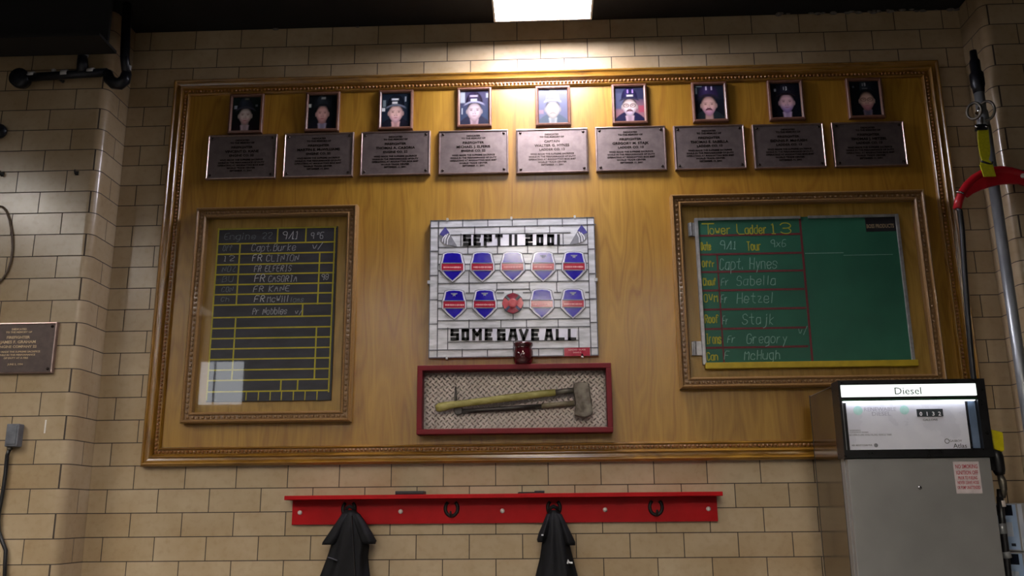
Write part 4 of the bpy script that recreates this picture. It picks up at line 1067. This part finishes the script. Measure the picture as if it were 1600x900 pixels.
# ------------------------------------------------------------------ diesel dispenser
DX0, DX1, DYB, DYF, DZT = 1.487, 2.202, -.170, -.700, 1.995
dp = thing('diesel_dispenser', 'stainless steel diesel dispenser with lit black-framed head', 'fuel dispenser', ((DX0+DX1)/2, (DYB+DYF)/2, 0))
HZ = 1.606                                     # underside of the head
MB().box(DX0+.003, DX1-.003, DYF+.035, DYB, .0, DZT-.012).build('cabinet', 'stainless', dp)
MB().box(DX0, DX0+.0028, DYF+.085, DYB+.001, .06, DZT-.015).build('side_panel', 'stainless_side', dp)
MB().box(DX0-.001, DX0+.004, DYB-.006, DYB+.004, .06, DZT-.010).build('edge_strip', 'pump_black', dp)
MB().box(DX1-.003, DX1, DYF+.085, DYB+.001, .06, DZT-.015).build('side_panel', 'stainless_side', dp)
MB().box(DX0+.008, DX1-.006, DYF, DYF+.034, .10, HZ-.004).build('front_door', 'stainless', dp, bevel=.003)
x, z = at(1437, 762, DYF)
MB().lathe((x, DYF, z), [(.010, 0), (.010, -.003), (.006, -.005), (.001, -.0055)], 14, 'y').build('door_lock', 'chrome', dp, True)
# head: bezel round the lit sign and the recessed dial
Hb = lambda px, py, y=DYF-.012: at(px, py, y)
yf = DYF-.012; rec = DYF+.022
hx0, hx1 = DX0-.006, DX1+.012
sgx0, sgz1 = Hb(1312.8, 601); sgx1, sgz0 = Hb(1527, 619)
sgz0 = (sgz0+Hb(1313, 619.6)[1])/2; sgz1 = (sgz1+Hb(1527, 599.5)[1])/2
dz1 = Hb(1420, 625.5)[1]; dz0 = Hb(1420, 702)[1]
sgx0 = max(sgx0, hx0+.010)
m = MB()
m.box(hx0, hx1, yf, DYF+.10, sgz1, DZT)                         # top rail
m.box(hx0, sgx0, yf, DYF+.10, HZ, sgz1); m.box(sgx1, hx1, yf, DYF+.10, HZ, sgz1)
m.box(sgx0, sgx1, yf, DYF+.10, dz1, sgz0)                       # rail under the sign
m.box(sgx0, sgx1, yf, DYF+.10, HZ, dz0)                         # bottom rail
m.box(sgx0, sgx1, rec+.004, DYF+.10, dz0, sgz1)                 # back of the recess
m.build('bezel', 'pump_black', dp)
MB().box(sgx0+.002, sgx1-.002, yf-.001, yf+.002, dz1+.002, dz1+.008).build('green_trim', 'pump_green', dp)
MB().box(sgx0+.01, sgx1-.01, yf+.006, rec-.004, dz1-.004, dz1-.0005).build('lamp_strip', 'sign_strip', dp)
sgn = MB().box(sgx0+.001, sgx1-.001, yf-.002, rec, sgz0+.001, sgz1-.001).build('lit_sign', 'sign_lit', dp, bevel=.002)
q = MB(); xa, z = Hb(1418.5, 610.5, yf-.002)
text_into(q, 'Diesel', xa, z, yf-.0035, .036, .132, .001, fat=.0); q.build('sign_lettering', 'ink_black', sgn)
D = lambda px, py: at(px, py, rec)
da, db = D(1322.5, 640)[0], D(1511.5, 660)[0]
dial = MB().box(da, db, rec, rec+.004, dz0, dz1+.02).build('dial_panel', 'pump_white', dp)
MB().box(sgx0+.002, da-.020, rec-.016, rec-.012, dz0, dz1).build('dial_jamb', 'galv', dp)
MB().box(db+.012, sgx1+.02-.004 if False else sgx1-.003, rec-.006, rec, dz0+.004, dz1-.002).build('blank_panel', 'pump_slate', dp)
def dial_text(rows, name, mat):
    q = MB()
    for s, px, py, h, wd_px in rows:
        x, z = D(px, py); text_into(q, s, x, z, rec-.001, h, wd_px/FPX*4.72 if wd_px else None, .0008)
    return q.build(name, mat, dial)
dial_text([('RENEWABLE', 1375, 639.3, .020, 48), ('DIESEL', 1377, 646.4, .020, 28)], 'dial_lettering', 'ink_pale')
dial_text([('GALLONS', 1453.5, 655.8, .010, 22), ('ASK ABOUT CLEAN FUEL', 1347, 695.7, .009, 31)], 'dial_lettering', 'ink_black')
dial_text([('WARNING', 1336, 672.6, .008, 17), ('STOP ENGINE NO SMOKING', 1342, 675.6, .007, 28), ('NO OPEN FLAME WHILE FILLING VEHICLE TANK', 1360, 679.4, .009, 64)], 'dial_lettering', 'ink_grey')
dial_text([('GASBOY', 1493, 688.8, .010, 19), ('Atlas', 1500, 696.2, .022, 20)], 'dial_lettering', 'ink_black')
for px, py in ((1340.5, 641.5), (1413, 640.6)):
    x, z = D(px, py); MB().lathe((x, rec, z), [(.023, 0), (.023, -.0008), (.001, -.001)], 24, 'y').build('seal', 'mint', dial)
x, z = D(1368.7, 695.8); MB().lathe((x, rec, z), [(.010, 0), (.010, -.0008), (.001, -.001)], 16, 'y').build('round_mark', 'ink_grey', dial)
x, z = D(1479.7, 689.2); MB().tube([(x+.011*math.cos(a*math.pi/10), rec-.0006, z+.011*math.sin(a*math.pi/10)) for a in range(20)], .0014, 6).build('ring_logo', 'ink_black', dial)
(xa, zb), (xb, za) = D(1433, 651), D(1472, 639)
ct = MB().box(xa, xb, rec-.006, rec, zb, za).build('counter', 'counter', dial)
for k, ch in enumerate('0132'):
    q = MB(); text_into(q, ch, xa+(xb-xa)*(.14+.24*k), zb+(za-zb)*.36, rec-.0068, (za-zb)*.52, None, .0008, fat=.02); q.build('digit', 'digit', ct)
# warning sticker on the door
x0_, z1_ = at(1489, 721.5, DYF); x1_, z0_ = at(1534.5, 771, DYF); x0_ = (x0_+at(1494.5, 771, DYF)[0])/2; x1_ = (x1_+at(1529.5, 720, DYF)[0])/2
st = MB().box(x0_, x1_, DYF-.0012, DYF, z0_, z1_).build('warning_sticker', 'sticker', dp)
q = MB(); hh = z1_-z0_; cx = (x0_+x1_)/2; ws = x1_-x0_
for s, f, h, wf in (('NO SMOKING', .15, .125, .86), ('IGNITION OFF', .345, .125, .84), ('PRIOR TO FUELING', .51, .10, .74), ('NEVER LEAVE HOSE', .655, .10, .82), ('OR PUMP UNATTENDED', .81, .10, .88)):
    text_into(q, s, cx, z1_-f*hh, DYF-.002, h*hh, wf*ws, .0008, fat=.015)
q.build('sticker_lettering', 'sticker_red', st)

# nozzle gear on the far side of the dispenser
nz = thing('fuel_nozzle', 'black fuel nozzle with yellow guard beside the dispenser', 'fuel nozzle', (2.27, -.50, .9))
N = lambda px, py, y=-.56: (lambda q: (q[0], y, q[1]))(at(px, py, y))
MB().prism([at(a, b, -.59) for a, b in ((1547.5, 671), (1556, 673), (1566, 676), (1568, 703), (1566, 706), (1553, 702), (1550, 690))], -.60, -.53).build('yellow_guard', 'yellow_plastic', nz, bevel=.004)
MB().tube([N(1553, 700), N(1557, 715), N(1561, 735), N(1563, 742)], [.030, .034, .030, .022], 12).build('handle', 'rubber', nz, True)
MB().tube([N(1562, 705), N(1565, 735)], .008, 8).build('spout', 'chrome', nz, True)
MB().tube([N(1562, 740), N(1566, 752), N(1568, 764), N(1567, 778)], [.014, .020, .018, .013], 10).build('swivel', 'tool_steel', nz, True)
MB().tube([N(1561, 764), N(1563, 782), N(1564, 800)], [.012, .016, .016], 10).build('lever', 'iron', nz, True)
MB().tube([N(1564, 782), N(1566, 792)], .018, 10).build('white_clip', 'knob', nz, True)
MB().tube([N(1562, 776), N(1566, 815), N(1570, 850), N(1576, 905), N(1582, 960), N(1586, 1050)], .017, 10).build('hose', 'rubber', nz, True)
MB().box(DX1, N(1555, 690)[0], -.575, -.545, N(1555, 735)[2], N(1555, 715)[2]).build('holster', 'pump_black', nz)
MB().tube([N(1564, 818), N(1567, 834)], .022, 10).build('hose_clamp', 'galv', nz, True)
MB().tube([N(1571, 862), N(1574, 872)], .022, 10).build('hose_clamp', 'galv', nz, True)

# hose mast with its saddle
MX, MY = 2.614, -.300
Z = lambda py: at(1560, py, MY)[1]
ms = thing('hose_mast', 'tall grey steel hose mast between dispenser and the right pier', 'mast', (MX, MY, 0))
MB().tube([(MX, MY, 0), (MX, MY, Z(196))], .030, 18).build('pole', 'galv', ms, True)
MB().lathe((MX, MY, 0), [(.055, 0), (.055, .012), (.034, .016), (.034, .05)], 20).build('base_flange', 'galv', ms)
MB().lathe((MX-.014, MY-.01, Z(198)), [(.034, 0), (.036, .02), (.034, .09), (.029, .10), (.029, Z(142)-Z(198))], 18).build('collar', 'galv', ms, True)
zt0, zt1 = Z(146), Z(80)
MB().lathe((MX-.014, MY-.01, zt0), [(.031, 0), (.034, .03), (.040, .05), (.040, (zt1-zt0)*.45), (.030, (zt1-zt0)*.5), (.030, (zt1-zt0)*.75), (.022, (zt1-zt0)*.8), (.020, zt1-zt0)], 16).build('top_fitting', 'pipe_black', ms, True)
for dx, r_ in ((-.078, .050), (-.006, .058)):
    x, z = MX+dx, Z(178)
    MB().tube([(x+.55*r_*math.cos(k*math.pi/12), MY-.05-.03*math.cos(k*math.pi/12), z+r_*math.sin(k*math.pi/12)) for k in range(25)], .008, 8, False).build('pulley_ring', 'tool_steel', ms, True)
MB().tube([(MX-.045, MY-.02, Z(178)), (MX-.045, MY-.06, Z(178))], .014, 10).build('pulley_pin', 'chrome', ms, True)

YS2 = -.385
S2 = lambda px, py, y=YS2: (lambda q: (q[0], y, q[1]))(at(px, py, y))
sp = thing('lifting_strap', 'bright yellow webbing strap hanging from the hose mast', 'strap', S2(1540, 245))
def band(pts, wds, th, name, mat, par):
    m = MB(); rings = []
    for (px, py, y), w_ in zip(pts, wds):
        x, z = at(px, py, y); rings.append([(x-w_, y-th, z), (x+w_, y-th, z), (x+w_, y+th, z), (x-w_, y+th, z)])
    m.loft(rings); return m.build(name, mat, par, bevel=.001)
band([(1536, 203, -.395), (1536.5, 215, -.40), (1538, 230, -.402), (1539, 243, -.404), (1539.5, 250, -.406)], [.030, .032, .032, .028, .018], .004, 'webbing', 'yellow_strap', sp)
band([(1539.5, 250, -.407), (1541, 258, -.425), (1543.5, 266, -.430), (1546.5, 276, -.430)], [.020, .036, .034, .034], .005, 'webbing_loop', 'yellow_strap', sp)
MB().tube([S2(1533, 252, -.425), S2(1540, 254, -.430), S2(1549, 257, -.425), S2(1551, 253, -.42)], .006, 6).build('knot_tie', 'rubber', sp, True)
band([(1532.5, 195, -.39), (1532.5, 198, -.39), (1533, 204, -.394)], [.024, .030, .032], .012, 'shackle', 'rubber', sp)
for px in (1525.5, 1541): MB().ball(S2(px, 198, -.395), .013, 10, 6).build('shackle_pin', 'chrome', sp, True)
MB().tube([S2(1534, 196, -.39), S2(1534, 190, -.37), S2(1534, 184, -.355)], .008, 8).build('hanging_link', 'tool_steel', sp, True)

sd = thing('hose_saddle', 'curved red hose saddle hanging on the yellow strap', 'hose saddle', S2(1568, 275))
outer = [(1495.5, 321), (1498, 309), (1503, 296), (1511, 284), (1522, 273.5), (1534, 266.5), (1548, 262), (1562, 260.5), (1578, 262), (1592, 266), (1606, 272.5), (1620, 282), (1632, 295), (1640, 309), (1645, 322)]
inner = [(1512, 309), (1520, 303), (1532, 297.5), (1546, 292.5), (1560, 289), (1576, 287.5), (1592, 288), (1606, 292), (1620, 300), (1630, 309)]
MB().tube([S2(a, b+5) for a, b in outer], .023, 14).build('tube', 'saddle_red', sd, True)
MB().prism([at(a, b+6, YS2) for a, b in outer[2:-2]]+[at(a, b, YS2) for a, b in inner[::-1]], YS2-.010, YS2+.010).build('web', 'saddle_red', sd, bevel=.004)
MB().tube([S2(1494, 299.5, YS2-.012), S2(1500, 300, YS2-.026), S2(1506, 302, YS2-.022)], .006, 8).build('clamp_ring', 'chrome', sd, True)
c = S2(1598, 275, YS2-.024); MB().lathe(c, [(.014, 0), (.014, -.006), (.008, -.012), (.001, -.013)], 12, 'y').build('bolt', 'knob', sd, True)
fh = MB().tube([S2(1496, 323), S2(1500, 330), S2(1503.5, 360), S2(1507, 420), S2(1512, 490), S2(1516, 540), S2(1520, 580), S2(1523, 605), S2(1527, 640), S2(1535, 700, -.37), S2(1545, 780, -.36), S2(1552, 860, -.36), S2(1560, 1000, -.36)], .0145, 12).build('fuel_hose', 'rubber', None, True)
tag(fh, 'black hose running down from the red saddle behind the dispenser', 'hose')

# cartons beyond the dispenser
cx_, cz1 = at(1588.5, 786, -.50); cz0 = at(1597, 863, -.50)[1]; bh = cz1-cz0-.004
dA, dB = Vector((-.40, .92, 0)).normalized(), Vector((.92, .40, 0)).normalized()
C0 = Vector((cx_, -.50, 0)); LA, LB = .26, .18
def quad_on(face, u0, u1, v0, v1, z0, out):
    """A thin print on one side of a carton; face 'A' runs from the front edge to the left, 'B' to the right."""
    d, nrm, Ln = (dA, -dB, LA) if face == 'A' else (dB, -dA, LB)
    m = MB(); P = []
    for o_ in (out, .0002):
        for u, v in ((u0, v0), (u1, v0), (u1, v1), (u0, v1)): P.append(C0+d*(u*Ln)+nrm*o_+Vector((0, 0, z0+v*bh)))
    m.add(P, [(0, 1, 2, 3), (7, 6, 5, 4), (0, 4, 5, 1), (1, 5, 6, 2), (2, 6, 7, 3), (3, 7, 4, 0)]); return m
n_box = 5; zz = cz1-bh
labs = ['topmost pale blue carton with navy label beside the dispenser', 'second pale blue carton in the stack beside the dispenser, cut by the lower edge', 'third carton down in the stack beside the dispenser',
        'fourth carton down in the stack beside the dispenser', 'lowest carton of the stack beside the dispenser, on the floor']
k = 0
while zz > -.2 and k < 5:
    z0 = zz if zz > .02 else 0.0
    if k == 4: z0 = 0.0
    h_ = (zz+bh)-z0
    if h_ < .05: break
    t = thing('fluid_carton', labs[k], 'carton', (C0.x+.05, C0.y+.1, z0), 'stacked cartons beside the dispenser')
    m = MB(); cs = [C0, C0+dB*LB, C0+dB*LB+dA*LA, C0+dA*LA]
    m.add([c+Vector((0, 0, z0)) for c in cs]+[c+Vector((0, 0, z0+h_)) for c in cs], [(3, 2, 1, 0), (4, 5, 6, 7), (0, 1, 5, 4), (1, 2, 6, 5), (2, 3, 7, 6), (3, 0, 4, 7)])
    m.build('box', 'box_grey', t, bevel=.003)
    if k < 3:
        p_ = quad_on('A', .04, .99, .03, .97, z0, .0012).build('side_print', 'box_blue', t)
        quad_on('A', .12, .92, .74, .96, z0, .0022).build('brand_label', 'box_navy', p_)
        quad_on('A', .16, .90, .30, .60, z0, .0022).build('pale_window', 'box_white', p_)
        quad_on('A', .50, .86, .79, .90, z0, .0030).build('brand_lettering', 'white_thread', p_)
        quad_on('A', .14, .24, .10, .16, z0, .0022).build('mark', 'box_navy', p_)
        p_ = quad_on('B', .0, .16, .02, .98, z0, .0012).build('edge_print', 'box_white', t)
        for v in (.82, .62): quad_on('B', .30, .9, v, v+.08, z0, .0016).build('side_lettering', 'ink_black', p_)
    zz -= bh+.004; k += 1

# ------------------------------------------------------------------ things on the left pier
YP = -.2805
plaque(-3.284, -2.838, 2.158, 2.458, YP, head+['FIREFIGHTER', 'JAMES F. GRAHAM', 'ENGINE COMPANY 22', 'WHO MADE THE SUPREME SACRIFICE', 'WHILE IN THE PERFORMANCE', 'OF DUTY AT A FIRE', '', 'JUNE 5, 1994'],
       'bronze plaque with gilt letters on the tiled pier at the left edge', None, 'gilt_text', field='bronze_dark')
(xa, zb), (xb, za) = at(7, 698, -.33), at(31, 662, -.33)
eb = thing('junction_box', 'grey electrical box with black cord on the tiled pier', 'electrical box', ((xa+xb)/2, YP, zb))
MB().box(xa, xb, -.335, YP, zb, za).build('housing', 'grey_box', eb, bevel=.005)
MB().box(xa+.010, xb-.010, -.339, -.3345, zb+.012, za-.012).build('cover', 'grey_box', eb, bevel=.002)
MB().lathe(((xa*.75+xb*.25), -.308, zb-.012), [(.012, -.006), (.015, 0), (.015, .012)], 12).build('gland', 'tool_steel', eb, True)
cd = MB().tube([((xa*.75+xb*.25), -.308, zb-.008)]+[(lambda q: (q[0], -.300, q[1]))(at(a, b, -.300)) for a, b in ((11, 712), (8.5, 740), (5, 765), (1.5, 785), (-3, 808), (-2, 830), (3, 845), (9, 860), (8, 880), (6, 930))], .0105, 8).build('power_cord', 'rubber', None, True)
tag(cd, 'black cord hanging from the grey electrical box', 'cord')
cb = MB().tube([(lambda q: (q[0], -.289, q[1]))(at(a, b, -.289)) for a, b in ((-10, 322), (-3, 321.5), (4, 323), (10, 330), (15, 345), (18.5, 365), (19.5, 388), (17, 408), (11, 425), (3, 437), (-5, 443), (-14, 446))], .0062, 8).build('brown_cable', 'cable_brown', None, True)
tag(cb, 'thin brown cable looping on the pier tiles at the left edge', 'cable')
a, b = at(68.5, 677, YP), at(73, 656, YP)
tag(MB().box(a[0], b[0], YP-.0015, YP+.0004, a[1], b[1]).build('tape_strip', 'tape'), 'small white strip of tape on the tiled pier', 'tape')
for px, py, lab in ((120.5, 271, 'small iron hook on the tiled pier near its rounded corner'), (4, 273, 'small iron hook on the tiled pier at the left edge of the picture')):
    x, z = at(px, py, YP)
    t = thing('wall_hook', lab, 'hook', (x, YP, z), 'small iron hooks on the pier')
    MB().box(x-.010, x+.010, YP-.006, YP+.0004, z-.012, z+.014).build('plate', 'iron', t, bevel=.002)
    MB().tube([(x, YP-.004, z-.004), (x, YP-.022, z-.010), (x, YP-.030, z+.002), (x, YP-.028, z+.014)], .0045, 8).build('prong', 'iron', t, True)
x, z = at(-2, 205, -.31)
bl = thing('pipe_fitting', 'dark round fitting on the pier, cut off by the left edge', 'round fitting', (x, YP, z))
MB().lathe((x, YP, z), [(.030, 0), (.034, -.012), (.046, -.018), (.048, -.034), (.036, -.046), (.010, -.052)], 20, 'y').build('dome', 'pipe_black', bl, True)
MB().lathe((x, YP-.050, z), [(.008, 0), (.008, -.008), (.003, -.010)], 10, 'y').build('cap_nut', 'tool_steel', bl, True)
